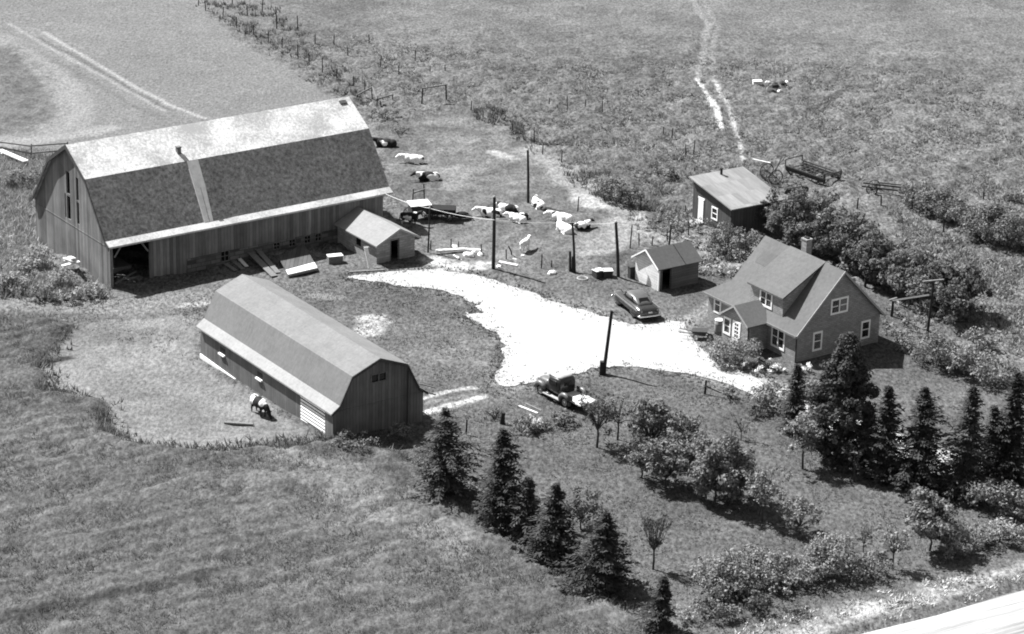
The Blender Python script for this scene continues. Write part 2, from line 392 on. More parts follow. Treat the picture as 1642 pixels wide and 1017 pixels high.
rowd = (G(720, 820)-G(0, 1000)); rowd = rowd/rowd.length; rt = X*rowd.x+Y*rowd.y; rr_ = -X*rowd.y+Y*rowd.x+(P2-.5)*.5
ROWS = 1+.34*(vnoise(rr_/.55, rt/9, 123)-.5)+.12*np.sin(rr_*2*math.pi/1.4)
ALB = mix(ALB, ROWS*GRAIN*(1+.45*(P1-.5)+.35*(P2-.5)), grain)
ALB = mix(ALB, .26*(1+.7*(P1-.5)+.5*(P2-.5)), cut); ALB = mix(ALB, .17*(1+.5*(P2-.5)), strip*.8)
ALB = mix(ALB, .36*(1+1.2*(P2-.5)), verge); ALB = mix(ALB, .15*(1+.5*(P2-.5)), ditch)
def trail_or_shade(pts, w, v, k=1.0, wob=.9):
    global ALB, LOWER
    d = dpolyline(X+(P2-.5)*wob, Y+(P2-.5)*wob, [tuple(G(*p)[:2]) for p in pts])
    m = np.clip((w-d)/(w*.5), 0, 1)*k*(np.clip(.5+1.4*P3, 0, 1.0) if wob > .35 else np.clip(.75+.5*P2, 0, 1)); ALB = mix(ALB, v, m)
# bare patches, worn paths and shade painted along the grain edge
trail_or_shade([(1118, 128), (1132, 150), (1148, 178), (1157, 207)], .30, .75, 1, .15)
trail_or_shade([(1143, 130), (1160, 155), (1172, 185), (1183, 220), (1192, 260)], .28, .5, .8, .15)
trail_or_shade([(1157, 207), (1160, 250), (1170, 290)], .3, .26, .6, .2)
trail_or_shade([(1110, 0), (1135, 40), (1128, 80), (1118, 128)], .45, .3, .7, .4); trail_or_shade([(1128, 0), (1150, 45), (1140, 90), (1143, 130)], .4, .28, .5, .4)
trail_or_shade([(70, 52), (110, 76), (200, 130), (280, 172), (330, 190)], .30, .4, .9, .2); trail_or_shade([(15, 38), (60, 65), (130, 104), (215, 150), (265, 178)], .3, .34, .8, .3)
trail_or_shade([(60, 60), (120, 92), (210, 143), (275, 178)], .3, .14, .7, .3); trail_or_shade([(28, 66), (95, 100), (180, 148), (260, 192)], .5, .16, .5)
trail_or_shade([(0, 60), (60, 95), (100, 140), (112, 180), (80, 212), (0, 226)], 1.6, .30, .7, 1.4); trail_or_shade([(110, 130), (135, 165), (120, 205), (150, 215)], 1.2, .31, .6, 1.4)
trail_or_shade([(0, 232), (60, 226), (112, 218), (180, 205)], 1.2, .33, .8)
trail_or_shade([(856, 243), (885, 270), (930, 300), (975, 330), (1005, 350), (990, 375), (960, 400)], 1.9, .34, .8, 2.0)
trail_or_shade([(940, 320), (960, 330)], 1.6, .5, .8, 1.5)
trail_or_shade([(680, 270), (740, 275), (720, 300)], 1.6, .28, .8, 2.5); trail_or_shade([(790, 245), (822, 255)], .8, .5, .8, 1.0)
trail_or_shade([(680, 662), (720, 652), (775, 637)], .45, .6, .95, .5); trail_or_shade([(676, 640), (720, 628), (762, 622)], .35, .5, .8, .3); trail_or_shade([(676, 650), (760, 632)], .3, .3, .6, .3)
trail_or_shade([(585, 512), (612, 520), (600, 532), (590, 524)], .9, .5, .85, 2.2); trail_or_shade([(505, 474), (540, 478)], .7, .3, .7)
trail_or_shade([(0, 484), (120, 488), (240, 490), (330, 478)], 2.4, .24, .9, 2); trail_or_shade([(290, 492), (330, 487)], .6, .45, .9, 1)
trail_or_shade([(460, 720), (560, 790), (620, 820), (720, 880), (740, 885)], 1.6, .24, .7, 3); trail_or_shade([(430, 770), (560, 800)], 1.2, .22, .6, 3); trail_or_shade([(540, 740), (640, 800)], .9, .22, .5, 2.5)
trail_or_shade([(350, 928), (250, 948), (150, 970), (0, 1000)], .8, .07, .9, 1.2); trail_or_shade([(620, 850), (480, 900), (360, 925)], .6, .085, .5, 1.5); trail_or_shade([(60, 592), (80, 580), (110, 574)], .5, .045, .9, .5); trail_or_shade([(85, 545), (112, 524)], .5, .06, .8, .8); trail_or_shade([(155, 660), (168, 690), (172, 700)], .5, .06, .7, .8)  # short dark lines at the cut's edge paint in the standing grain's shade
trail_or_shade([(0, 800), (220, 770), (420, 730)], .7, .105, .6, 2); trail_or_shade([(60, 900), (300, 850), (560, 770)], .6, .16, .4, 2); trail_or_shade([(200, 985), (480, 900), (720, 820)], .7, .155, .4, 2)
trail_or_shade([(1100, 515), (1130, 500), (1160, 475)], 1.0, .28, .7, 1.5)
trail_or_shade([(690, 418), (735, 430), (770, 428)], 1.1, .6, .9, 1.2); trail_or_shade([(1480, 940), (1560, 925)], .5, .3, .6)
trail_or_shade([(1195, 600), (1230, 612), (1262, 622)], 1.0, .45, .8, 1.4)
trail_or_shade([(1295, 180), (1330, 160), (1350, 148)], .35, .07, .8, .2); trail_or_shade([(1318, 178), (1348, 152), (1362, 140)], .3, .09, .8, .2)
dd_ = dpolyline(X, Y, [tuple(G(*p)[:2]) for p in DRIVE+DRIVE[:1]])
ALB = mix(ALB, .36, np.clip(1-dd_/1.5, 0, 1)*np.clip((P3-.42)*5+(P2-.5)*3, 0, 1)*.5)
Z = hl(X, Y)
AMP = mix(.34, .10, np.clip((Y-240)/25, 0, 1)); AMP = mix(AMP, .05, field); AMP = mix(AMP, .16, loft_); AMP = mix(AMP, .3, rough); AMP = mix(AMP, .055, yard); AMP = mix(AMP, .14, cowyard)
AMP = mix(AMP, .20, meadow); AMP = mix(AMP, .17, garden); AMP = mix(AMP, .2, grain); AMP = mix(AMP, .07, cut); AMP = mix(AMP, .12, verge); AMP = mix(AMP, .05, ditch)
AMP = AMP*(1-np.clip(drv*6, 0, 1))*(1-np.clip(rdm*5, 0, 1))
tus = fbm(X, Y*0.8, 77, 1.5, 3); fine = vnoise(X/.42, Y/.42, 99)
tus = np.clip((tus-.42)*3.2, -.15, 1)*(.6+.8*P2); 
Z = Z+AMP*(tus+.55*(fine-.5))
standing = np.clip(grain-cut, 0, 1); Z = Z+standing*.32
ALB = ALB*np.where((P3 > .62) & (AMP > .1), .8, 1.0)
mask_far = (Y < 120) | (Y > 303) | (np.abs(X) > 67); Z[mask_far] = -.05
nx, ny = len(xs), len(ys); idx = np.arange(nx*ny).reshape(ny, nx)
Fq = np.stack([idx[:-1, :-1], idx[:-1, 1:], idx[1:, 1:], idx[1:, :-1]], -1).reshape(-1, 4)
gm = bpy.data.materials.new('ground_turf'); nt, b = nodes_of(gm)
at = nt.nodes.new('ShaderNodeAttribute'); at.attribute_name = 'tone'
n1 = noise_node(nt, mapped(nt, (1, .6, 1)), 1.5, 6, .85); n2 = noise_node(nt, mapped(nt, (1, .5, 1)), 4.2, 3, .8)
g = mnode(nt, 'MULTIPLY', at.outputs['Fac'], mnode(nt, 'MULTIPLY_ADD', n1, 2.0, 0)); g = mnode(nt, 'MULTIPLY', g, mnode(nt, 'MAXIMUM', mnode(nt, 'MULTIPLY_ADD', n2, 4.4, -1.2), .12))
a2 = nt.nodes.new('ShaderNodeAttribute'); a2.attribute_name = 'mottle'
g = mnode(nt, 'ADD', mnode(nt, 'MULTIPLY', at.outputs['Fac'], mnode(nt, 'SUBTRACT', 1.0, a2.outputs['Fac'])), mnode(nt, 'MULTIPLY', g, a2.outputs['Fac']))
nt.links.new(g, b.inputs['Base Color']); b.inputs['Roughness'].default_value = 1; b.inputs['Specular IOR Level'].default_value = 0
bump(nt, b, mnode(nt, 'ADD', n1, n2), .7, .12)
ground = structure(np_mesh('ground', np.stack([X, Y, Z], -1).reshape(-1, 3), Fq, gm))
ground.data.polygons.foreach_set('use_smooth', np.ones(len(Fq), bool))
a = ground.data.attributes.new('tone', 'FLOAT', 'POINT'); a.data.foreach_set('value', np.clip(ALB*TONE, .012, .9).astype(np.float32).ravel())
MOT = mix(mix(.95, .6, far), .45, field); MOT = mix(MOT, .6, cowyard); MOT = mix(MOT, .55, cut); MOT = mix(MOT, .7, grain); MOT = mix(MOT, .75, yard*(1-grain)*(1-cut))
a = ground.data.attributes.new('mottle', 'FLOAT', 'POINT'); a.data.foreach_set('value', MOT.astype(np.float32).ravel())
# ---- driveway of pale gravel
gv = mat('pale_gravel', .51, 1, .17, .5, (1, .6, 1))
dx = np.arange(-14, 48, .07); dy = np.arange(150, 204, .09); DX, DY = np.meshgrid(dx, dy)
rg_ = np.clip((14-DX)/8, .25, 1); wx = DX+(fbm(DX, DY, 61, .8, 4)-.5)*.8*rg_; wy = DY+(fbm(DX, DY, 63, .8, 4)-.5)*1.2*rg_
ins = inpoly(wx, wy, wpoly(DRIVE)); cell = ins[:-1, :-1] & ins[1:, 1:] & ins[1:, :-1] & ins[:-1, 1:]
di = np.arange(DX.size).reshape(DX.shape); DF = np.stack([di[:-1, :-1], di[:-1, 1:], di[1:, 1:], di[1:, :-1]], -1)[cell]
used, inv = np.unique(DF, return_inverse=True)
DV = np.stack([DX, DY, hl(DX, DY)+.03+.03*fbm(DX, DY, 71, .8, 2)], -1).reshape(-1, 3)[used]
structure(np_mesh('driveway', DV, inv.reshape(-1, 4), gv))
# ---- country road with wheel ruts
rm = bpy.data.materials.new('road_gravel'); nt, b = nodes_of(rm)
n1 = noise_node(nt, mapped(nt, (.035, 1.5, 1)), 1.0, 5, .75); n2 = noise_node(nt, mapped(nt, (.3, 1, 1)), 2.5, 5, .8)
g = mnode(nt, 'MULTIPLY', ramp(nt, n1, [(.34, .15), (.56, .34)]), mnode(nt, 'MULTIPLY_ADD', n2, .7, .65)); nt.links.new(g, b.inputs['Base Color']); b.inputs['Roughness'].default_value = 1
u = (ROADU[1]-ROADU[0]).normalized(); ang = math.atan2(u.y, u.x); mb = MB()
L0, L1 = -300, 400
for i in range(140):
    x0 = L0+i*5; x1 = x0+5
    e = lambda x: -.0+.35*math.sin(x*.7)*math.sin(x*.23)
    for (w0, w1, z0, z1) in ((0, -1.5, .03, .10), (-1.5, -3.4, .10, .13), (-3.4, -5.2, .13, .10), (-5.2, -7, .10, .03)):
        mb.quad((x0, w0 if w0 else e(x0), z0), (x1, w0 if w0 else e(x1), z0), (x1, w1, z1), (x0, w1, z1))
road = structure(mb.build('road', rm)); road.location = (ROADU[0].x, ROADU[0].y, .02); road.rotation_euler = (0, 0, ang)

# ================================================================== BUILDINGS
BARNW = plank_mat('weathered_barn_boards', .255, .27, 'xy', .6, .55)
# ---- big gambrel barn
barn = thing('barn', 'huge gambrel barn of weathered grey boards with a pale patched roof', 'barn', (-29.203, 190.903, 0), .62249)
BL, BWD = 23.45, 12.09
prof = [(0, 3.4), (.2, 3.55), (3.1, 7.38), (6.05, 9.2), (9.0, 7.38), (11.89, 3.55), (12.09, 3.4)]; topf = interp(prof)
m = MB(); PG = lambda a, z, d: (d, a, z); PF = lambda a, z, d: (a, d, z)
slots = [(4.75, 5.15, 3.46, 5.15), (4.75, 5.15, 5.3, 7.05), (6.15, 6.72, 3.4, 5.2), (6.15, 6.72, 5.38, 7.1), (6.86, 7.05, 3.4, 5.3)]
panel(m, PG, [p[0] for p in prof], topf, -.4, slots, .12)
panel(m, lambda a, z, d: (BL-d, a, z), [p[0] for p in prof], topf, -.4, [], .12)
fw_ = [(9.1, 9.85, .3, 1.15), (13.65, 14.25, .4, 1.0), (15.0, 15.6, .4, 1.0), (16.35, 16.95, .4, 1.05), (17.3, 17.9, .4, 1.05)]
panel(m, PF, [0, BL], lambda a: 3.4, -.4, [(.22, 3.2, -.38, 3.2)]+fw_, .14)
panel(m, lambda a, z, d: (a, BWD-d, z), [0, BL], lambda a: 3.4, -.4, [], .14)
wall = m.build('wall', BARNW, barn)
mb = MB()
mb.box(-.025, -.002, .05, 12.04, 3.04, 3.09); mb.build('girt_board', BARNW, barn)
for xa, xb in ((.35, .95), (3.1, 2.5)): mb = MB(); mb.tube([(xa, .02, 2.3), (xb, .02, 3.15)], .07, 5); mb.build('door_brace', mat('grey_timber', .25, .9, .3, 8), barn)
st = brick_mat('field_stone', .19, .12, .55, .5); mb = MB()
cuts = [6.3, 9.1, 9.85, 13.65, 14.25, 15.0, 15.6, 16.35, 16.95, 17.3, 17.9, 23.4]
for i, (a0, a1) in enumerate(zip(cuts[:-1], cuts[1:])):
    if i % 2 == 0: mb.box(a0, a1, -.07, -.004, -.4, 1.08)
    else: mb.box(a0, a1, -.07, -.004, -.4, .3 if i == 1 else .4)
mb.build('stone_foundation', st, barn)
GREYF = mat('grey_frame_wood', .2, .9, .3, 8)
for a0, a1, z0, z1 in fw_:
    f = MB()
    for (A0, A1, Z0, Z1) in ((a0, a1, z0, z0+.06), (a0, a1, z1-.06, z1), (a0, a0+.06, z0+.062, z1-.062), (a1-.06, a1, z0+.062, z1-.062), ((a0+a1)/2-.02, (a0+a1)/2+.02, z0+.062, z1-.062), (a0+.062, (a0+a1)/2-.022, (z0+z1)/2-.02, (z0+z1)/2+.02), ((a0+a1)/2+.022, a1-.062, (z0+z1)/2-.02, (z0+z1)/2+.02)): f.box(A0, A1, -.05, .05, Z0, Z1)
    w = f.build('window', GREYF, barn); g = MB(); g.box(a0, a1, .06, .09, z0, z1); g.build('pane', GLASS, w)
rprof = [(-.42, 3.32), (.14, 3.61), (3.1, 7.5), (6.05, 9.32), (9.0, 7.5), (11.95, 3.61), (12.5, 3.32)]
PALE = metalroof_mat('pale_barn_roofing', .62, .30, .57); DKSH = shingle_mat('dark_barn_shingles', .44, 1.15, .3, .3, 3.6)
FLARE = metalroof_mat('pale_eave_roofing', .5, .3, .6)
rng = random.Random(4); m = MB()
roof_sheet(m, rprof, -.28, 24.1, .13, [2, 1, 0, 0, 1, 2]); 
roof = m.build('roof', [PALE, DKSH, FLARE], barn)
m = MB()   # lighter sheet strip running down the dark slope
def on_low(a, t, off): y = .14+(3.1-.14)*t; z = 3.61+(7.5-3.61)*t; return (a, y-off*.79, z+off*.6)
for (t0, t1, l0, r0, l1, r1) in ((.55, 1.0, 8.0, 8.92, 8.1, 9.05), (0.0, .55, 7.88, 8.28, 8.0, 8.48), (0.0, .55, 8.34, 8.62, 8.52, 8.92)):
    m.hexa([on_low(l0, t0, .004), on_low(r0, t0, .004), on_low(r1, t1, .004), on_low(l1, t1, .004), on_low(l0, t0, .03), on_low(r0, t0, .03), on_low(r1, t1, .03), on_low(l1, t1, .03)])
m.build('roof_patch', mat('worn_sheet_patch', .8, .7, .2, 2), roof)
m = MB(); m.hexa([(7.72, 3.75, 7.7), (8.02, 3.75, 7.7), (8.02, 4.05, 7.7), (7.72, 4.05, 7.7), (7.72, 3.75, 8.4), (8.02, 3.75, 8.4), (8.02, 4.05, 8.4), (7.72, 4.05, 8.4)]); m.box(7.68, 8.06, 3.71, 4.09, 8.402, 8.47)
m.build('ventilator', mat('grey_flue', .22, .9, .3, 5), roof)
m = MB(); m.hexa([(23.0, 5.45, 8.6), (23.6, 5.45, 8.6), (23.6, 5.75, 8.6), (23.0, 5.75, 8.6), (23.0, 5.45, 9.05), (23.6, 5.45, 9.05), (23.6, 5.75, 9.22), (23.0, 5.75, 9.22)]); m.build('roof_hatch', mat('grey_hatch_wood', .12, .9, .3, 5), roof)
m = MB()   # rake boards on the near gable
for (p, q) in zip(rprof[:-1], rprof[1:]): m.hexa([(-.34, p[0], p[1]-.3), (-.285, p[0], p[1]-.3), (-.285, q[0], q[1]-.3), (-.34, q[0], q[1]-.3), (-.34, p[0], p[1]+.02), (-.285, p[0], p[1]+.02), (-.285, q[0], q[1]+.02), (-.34, q[0], q[1]+.02)])
m.build('rake_board', mat('dark_rake_board', .09, .9, .3, 4), roof)
m = MB(); m.box(.4, 3.0, 2.5, 5, -.1, .45); m.tube([(.5, .4, .12), (2.9, 1.6, .25)], .09, 6); m.tube([(.9, .9, .15), (2.6, .6, .2)], .07, 6)
m.build('barn_floor_timbers', mat('grey_timber', .25, .9, .3, 8), barn)

# ---- milk house
mh = thing('milk_house', 'small block milk house with pale gable roof built against the big barn', 'outbuilding', (barn.matrix_basis @ Vector((19.25, -5.7, 0))), .62249)
W, D = 3.4, 5.55; blk = brick_mat('milkhouse_blocks', .52, .36, .9, .2)
tf = interp([(0, 1.66), (W/2+.15, 2.5), (W, 1.66)]); m = MB()
door = (1.25, 1.95, -.3, 1.62); panel(m, PF, [0, W/2+.15, W], tf, -.4, [door], .14)
panel(m, lambda a, z, d: (d, a, z), [0, D], lambda a: 1.66, -.4, [(2.2, 2.9, .7, 1.5)], .14); panel(m, lambda a, z, d: (W-d, a, z), [0, D], lambda a: 1.66, -.4, [], .14)
m.build('wall', blk, mh)
m = MB(); roof_sheet(m, [(-.28, 1.56), (W/2+.15, 2.58), (W+.38, 1.56)], -.3, D+.1, .09, [0, 0], 'y'); r = m.build('roof', shingle_mat('pale_milkhouse_roofing', .35, .1, .25, .12), mh)
m = MB()
for sx, e in ((-.28, 1.56), (W+.38, 1.56)):
    m.hexa([(sx, -.36, e-.14), (sx, -.305, e-.14), (W/2+.15, -.305, 2.44), (W/2+.15, -.36, 2.44), (sx, -.36, e+.02), (sx, -.305, e+.02), (W/2+.15, -.305, 2.6), (W/2+.15, -.36, 2.6)])
m.build('rake_board', mat('grey_white_trim', .5, .8, .1, 5), r)
m = MB(); m.box(1.2, 1.25, -.03, .1, -.3, 1.66); m.box(1.95, 2.0, -.03, .1, -.3, 1.66); m.box(1.2, 2.0, -.03, .1, 1.662, 1.72); dfm = m.build('door_frame', GREYF, mh)
m = MB(); m.box(1.25, 1.29, .15, .8, -.3, 1.6); m.build('door', mat('dark_door_wood', .05, .9, .3, 6), dfm)
m = MB(); m.box(.04, .08, 2.2, 2.9, .7, 1.5); wf = m.build('window', GLASS, mh)

# ---- long gambrel shed
shed = thing('long_shed', 'long low gambrel shed with pale grey roof and slatted corner gate', 'shed', (-11.150, 163.978, 0), 2.17909)
SL, SW = 17.7, 6.74
sp_ = [(-SW, 2.25), (-SW+.36, 2.45), (-SW+1.28, 4.28), (-SW/2, 5.1), (-1.28, 4.28), (-.36, 2.45), (0, 2.25)]; stf = interp(sp_)
SHW = plank_mat('grey_shed_boards', .2, .24, 'xy', .28, .4)
m = MB(); gw = (-3.86, -2.8, 3.6, 4.1); panel(m, PG, [p[0] for p in sp_], stf, -.7, [gw], .12); panel(m, lambda a, z, d: (SL-d, a, z), [p[0] for p in sp_], stf, -.7, [], .12)
panel(m, lambda a, z, d: (a, -d, z), [0, SL], lambda a: 2.25, -.7, [(1.0, 4.1, .05, 2.0)], .12); panel(m, lambda a, z, d: (a, -SW+d, z), [0, SL], lambda a: 2.25, -.7, [], .12)
m.build('wall', SHW, shed)
m = MB(); m.box(-.045, -.003, -SW+.02, -.02, 2.1, 2.17); m.build('girt_board', SHW, shed)
rp = [(-SW-.27, 2.1), (-SW+.36, 2.56), (-SW+1.28, 4.38), (-SW/2, 5.21), (-1.28, 4.38), (-.36, 2.56), (.27, 2.1)]
SR1 = shingle_mat('grey_shed_roofing', .265, .16, .26, .2); SR2 = shingle_mat('grey_shed_lower_roofing', .21, .15, .26, .16); SR3 = shingle_mat('pale_shed_eave_roofing', .4, .1, .26, .14)
m = MB(); roof_sheet(m, rp, -.12, SL+.15, .1, [2, 1, 0, 0, 1, 2]); r = m.build('roof', [SR1, SR2, SR3], shed)
m = MB()
for (p, q) in zip(rp[:-1], rp[1:]): m.hexa([(-.17, p[0], p[1]-.2), (-.123, p[0], p[1]-.2), (-.123, q[0], q[1]-.2), (-.17, q[0], q[1]-.2), (-.17, p[0], p[1]-.01), (-.123, p[0], p[1]-.01), (-.123, q[0], q[1]-.01), (-.17, q[0], q[1]-.01)])
m.build('rake_board', mat('dark_rake_board', .09), r)
m = MB()
for (A0, A1, Z0, Z1) in ((gw[0], gw[1], 3.52, 3.6), (gw[0], gw[1], 4.1, 4.17), (gw[0]-.08, gw[0], 3.52, 4.17), (gw[1], gw[1]+.08, 3.52, 4.17), ((gw[0]+gw[1])/2-.035, (gw[0]+gw[1])/2+.035, 3.602, 4.098)): m.box(-.04, .05, A0, A1, Z0, Z1)
w = m.build('window', GREYF, shed); m = MB(); m.box(.06, .09, gw[0], gw[1], 3.6, 4.1); m.build('pane', GLASS, w)
m = MB()   # open slat gate at the near end of the long side
for k in range(8): m.box(1.0, 4.1, -.0, .05, .1+k*.235, .23+k*.235)
gt = m.build('slat_gate', mat('whitewashed_slats', .85, .8, .1, 4), shed)
m = MB(); m.box(2.5, 2.6, -.07, -.002, .05, 2.0); m.build('gate_post', GREYF, gt)
m = MB(); m.box(.0, .98, .004, .07, -.6, 2.22); m.build('corner_board', plank_mat('pale_corner_boards', .22, .3), shed)
for a in (14.6, 9.5):
    m = MB(); m.box(a-.38, a+.38, .004, .16, 1.02, 1.12); hh = m.build('hatch_ledge', WHITE, shed)
    m = MB(); m.box(a-.34, a+.34, .003, .02, 1.2, 1.55); m.build('hatch', mat('dark_door_wood', .05), hh)
m = MB(); m.hexa([(10.8, .004, -.6), (SL, .004, -.7), (SL, .1, -.7), (10.8, .1, -.6), (10.8, .004, -.12), (SL, .004, .08), (SL, .1, .08), (10.8, .1, -.12)]); m.build('foundation', mat('whitewashed_concrete', .66, .9, .15, 3), shed)
m = MB(); m.tube([(-.12, -SW+1.3, -.2), (-.12, -SW+1.25, 3.9)], .045, 6); m.build('lightning_rod', mat('dark_iron', .05, .6, .2, 5), shed)
m = MB(); m.bar((.5, -SW-.3, 1.9), (.2, -SW-1.1, 1.6), .1, .06); m.bar((.9, -SW-.3, 2.3), (.4, -SW-1.2, 2.0), .1, .06); m.build('bracket_board', GREYF, shed)

# ---- farmhouse
house = thing('farmhouse', 'one and a half storey brick farmhouse with white windows and long dormer', 'house', (19.627, 179.889, 0), .61345)
HW, HM, HX = 7.6, 8.3, 9.75
SID = brick_mat('brick_siding', .48, .27, 1.25, .15); HR = shingle_mat('farmhouse_shingles', .17, .18, .24, .16)
m = MB(); PGH = lambda a, z, d: (a, d, z); PFH = lambda a, z, d: (d, a, z)
gprof = [(0, 2.28), (3.8, 6.0), (7.6, 2.28)]; panel(m, PGH, [0, 3.8, 7.6], interp(gprof), -.4, [], .15); panel(m, lambda a, z, d: (a, HM-d, z), [0, 3.8, 7.6], interp(gprof), -.4, [], .15)
panel(m, PFH, [0, HX], lambda a: 2.28, -.4, [], .15); panel(m, lambda a, z, d: (HW-d, a, z), [0, HM], lambda a: 2.28, -.4, [], .15); panel(m, lambda a, z, d: (a, HX-d, z), [0, 5.2], lambda a: 2.28, -.4, [], .15)
m.box(5.05, 5.2, HM, HX, -.4, 2.28)
m.build('wall', SID, house)
k = .992; zr = lambda u_: 2.31+k*u_
m = MB(); t = .12; ov = .25
# front slope clipped by the hip of the lean-to, back slope, lean-to slope
eu = -ov; ez = zr(eu)
def slab(pts): 
    n = len(pts); vs = [(p[0], p[1], p[2]) for p in pts]+[(p[0], p[1], p[2]-t) for p in pts]
    m.add(vs, [tuple(range(n)), tuple(range(2*n-1, n-1, -1))]+[(i, n+i, n+(i+1) % n, (i+1) % n) for i in range(n)])
slab([(eu, -ov, ez), (3.8, -ov, 6.08), (3.8, HM+.1, 6.08), (.92, HM+.1, zr(.92)), (eu, HX+.3, ez)])
slab([(3.8, -ov, 6.08), (HW+ov, -ov, ez), (HW+ov, HM+.1, ez), (3.8, HM+.1, 6.08)])
slab([(eu, HX+.3, ez), (.92, HM+.1, zr(.92)), (4.6, HM+.1, zr(.92)), (5.5, HX+.3, ez)])
roof = m.build('roof', HR, house)
m = MB()   # white bargeboard on the gable
for (p, q) in (((eu, ez), (3.8, 6.08)), ((3.8, 6.08), (HW+ov, ez))): m.hexa([(p[0], -ov-.05, p[1]-.17), (q[0], -ov-.05, q[1]-.17), (q[0], -ov-.004, q[1]-.17), (p[0], -ov-.004, p[1]-.17), (p[0], -ov-.05, p[1]+.02), (q[0], -ov-.05, q[1]+.02), (q[0], -ov-.004, q[1]+.02), (p[0], -ov-.004, p[1]+.02)])
m.build('bargeboard', mat('grey_white_trim', .5), roof)
m = MB(); m.box(eu-.09, eu-.004, -ov, HX+.3, ez-.13, ez+.01); m.build('gutter', mat('grey_gutter', .25, .6, .2, 4), roof)
# dormer
d0, d1, du, dz = 2.0, 5.55, .32, 4.08
m = MB(); m.box(du, du+.14, d0, d1, zr(du)-.1, dz)
m.add([(du+.14, d0, zr(du)-.2), (3.6, d0, zr(3.6)-.2), (3.6, d0, 5.92), (du+.14, d0, dz), (du+.14, d0+.12, zr(du)-.2), (3.6, d0+.12, zr(3.6)-.2), (3.6, d0+.12, 5.92), (du+.14, d0+.12, dz)], [(0, 1, 2, 3), (7, 6, 5, 4), (0, 4, 5, 1), (1, 5, 6, 2), (2, 6, 7, 3), (3, 7, 4, 0)])
m.add([(du+.14, d1-.12, zr(du)-.2), (3.6, d1-.12, zr(3.6)-.2), (3.6, d1-.12, 5.92), (du+.14, d1-.12, dz), (du+.14, d1, zr(du)-.2), (3.6, d1, zr(3.6)-.2), (3.6, d1, 5.92), (du+.14, d1, dz)], [(0, 1, 2, 3), (7, 6, 5, 4), (0, 4, 5, 1), (1, 5, 6, 2), (2, 6, 7, 3), (3, 7, 4, 0)])
dormer = m.build('dormer', SID, house)
for (u0_, v0_, v1_) in ((3.1, 6.1, 7.6),):
    pm = MB(); f_ = lambda u_, v_: (u_, v_, zr(u_)+.004); pm.hexa([(2.3, v0_, zr(2.3)+.004), (u0_, v0_, zr(u0_)+.004), (u0_, v1_, zr(u0_)+.004), (2.3, v1_, zr(2.3)+.004), (2.3, v0_, zr(2.3)+.02), (u0_, v0_, zr(u0_)+.02), (u0_, v1_, zr(u0_)+.02), (2.3, v1_, zr(2.3)+.02)]); pm.build('roof_patch', shingle_mat('newer_shingles', .15, .14, .24, .1), roof)
m = MB(); slab([(du-.22, d0-.16, dz+.02), (3.85, d0-.16, 6.12), (3.85, d1+.16, 6.12), (du-.22, d1+.16, dz+.02)]); m.build('dormer_roof', HR, dormer)
PD = lambda a, z, d: (du+d, a, z); window(dormer, PD, 3.15, 4.5, 2.8, 3.98, 2)
m = MB(); m.box(4.0, 4.5, 4.15, 4.7, 5.5, 6.9); m.box(3.96, 4.54, 4.11, 4.74, 6.902, 6.99); ch = m.build('chimney', brick_mat('chimney_brick', .45, .4, 1.1, .2), roof)
m = MB(); m.box(4.12, 4.38, 4.26, 4.6, 6.95, 7.08); m.build('flue', mat('dark_flue', .04), ch)
window(house, PGH, 2.93, 4.5, 2.93, 4.06, 2); window(house, PGH, 1.48, 2.32, .53, 1.9, 1); window(house, PGH, 5.88, 6.72, .53, 1.86, 1)
window(house, PFH, 1.22, 2.66, .42, 1.98, 2); window(house, PFH, 8.3, 9.08, .8, 2.1, 1)
m = MB(); m.box(-.07, .003, -.07, -.003, -.3, 2.05); m.build('downspout', mat('dark_iron', .05), house)
# entry porch
e0, e1, eu2 = 3.1, 5.9, -1.8; em = 4.5
m = MB(); PE = lambda a, z, d: (eu2+d, a, z); tf = interp([(e0, 2.1), (em, 3.02), (e1, 2.1)])
panel(m, PE, [e0, em, e1], tf, -.4, [(3.9, 4.72, .0, 1.95)], .12); m.box(eu2+.12, -.004, e0, e0+.12, -.4, 2.1); m.box(eu2+.12, -.004, e1-.12, e1, -.4, 2.1)
entry = m.build('entry_porch', SID, house)
m = MB(); roof_sheet(m, [(e0-.22, 2.02), (em, 3.14), (e1+.22, 2.02)], eu2-.2, 1.0, .1, [0, 0]); er = m.build('porch_roof', shingle_mat('porch_shingles', .2, .14, .24, .1), entry)
m = MB()
for (p, q) in (((e0-.22, 2.02), (em, 3.14)), ((em, 3.14), (e1+.22, 2.02))): m.hexa([(eu2-.25, p[0], p[1]-.14), (eu2-.204, p[0], p[1]-.14), (eu2-.204, q[0], q[1]-.14), (eu2-.25, q[0], q[1]-.14), (eu2-.25, p[0], p[1]+.015), (eu2-.204, p[0], p[1]+.015), (eu2-.204, q[0], q[1]+.015), (eu2-.25, q[0], q[1]+.015)])
m.build('bargeboard', mat('grey_white_trim', .5), er)
window(entry, PE, 4.95, 5.75, .68, 1.92, 1, .12)
m = MB()
a0, a1, z0, z1 = 3.88, 4.74, .0, 1.97
m.hexa([PE(a0, z0, .03), PE(a1, z0, .03), PE(a1, z0, -.03), PE(a0, z0, -.03), PE(a0, z0+.75, .03), PE(a1, z0+.75, .03), PE(a1, z0+.75, -.03), PE(a0, z0+.75, -.03)])
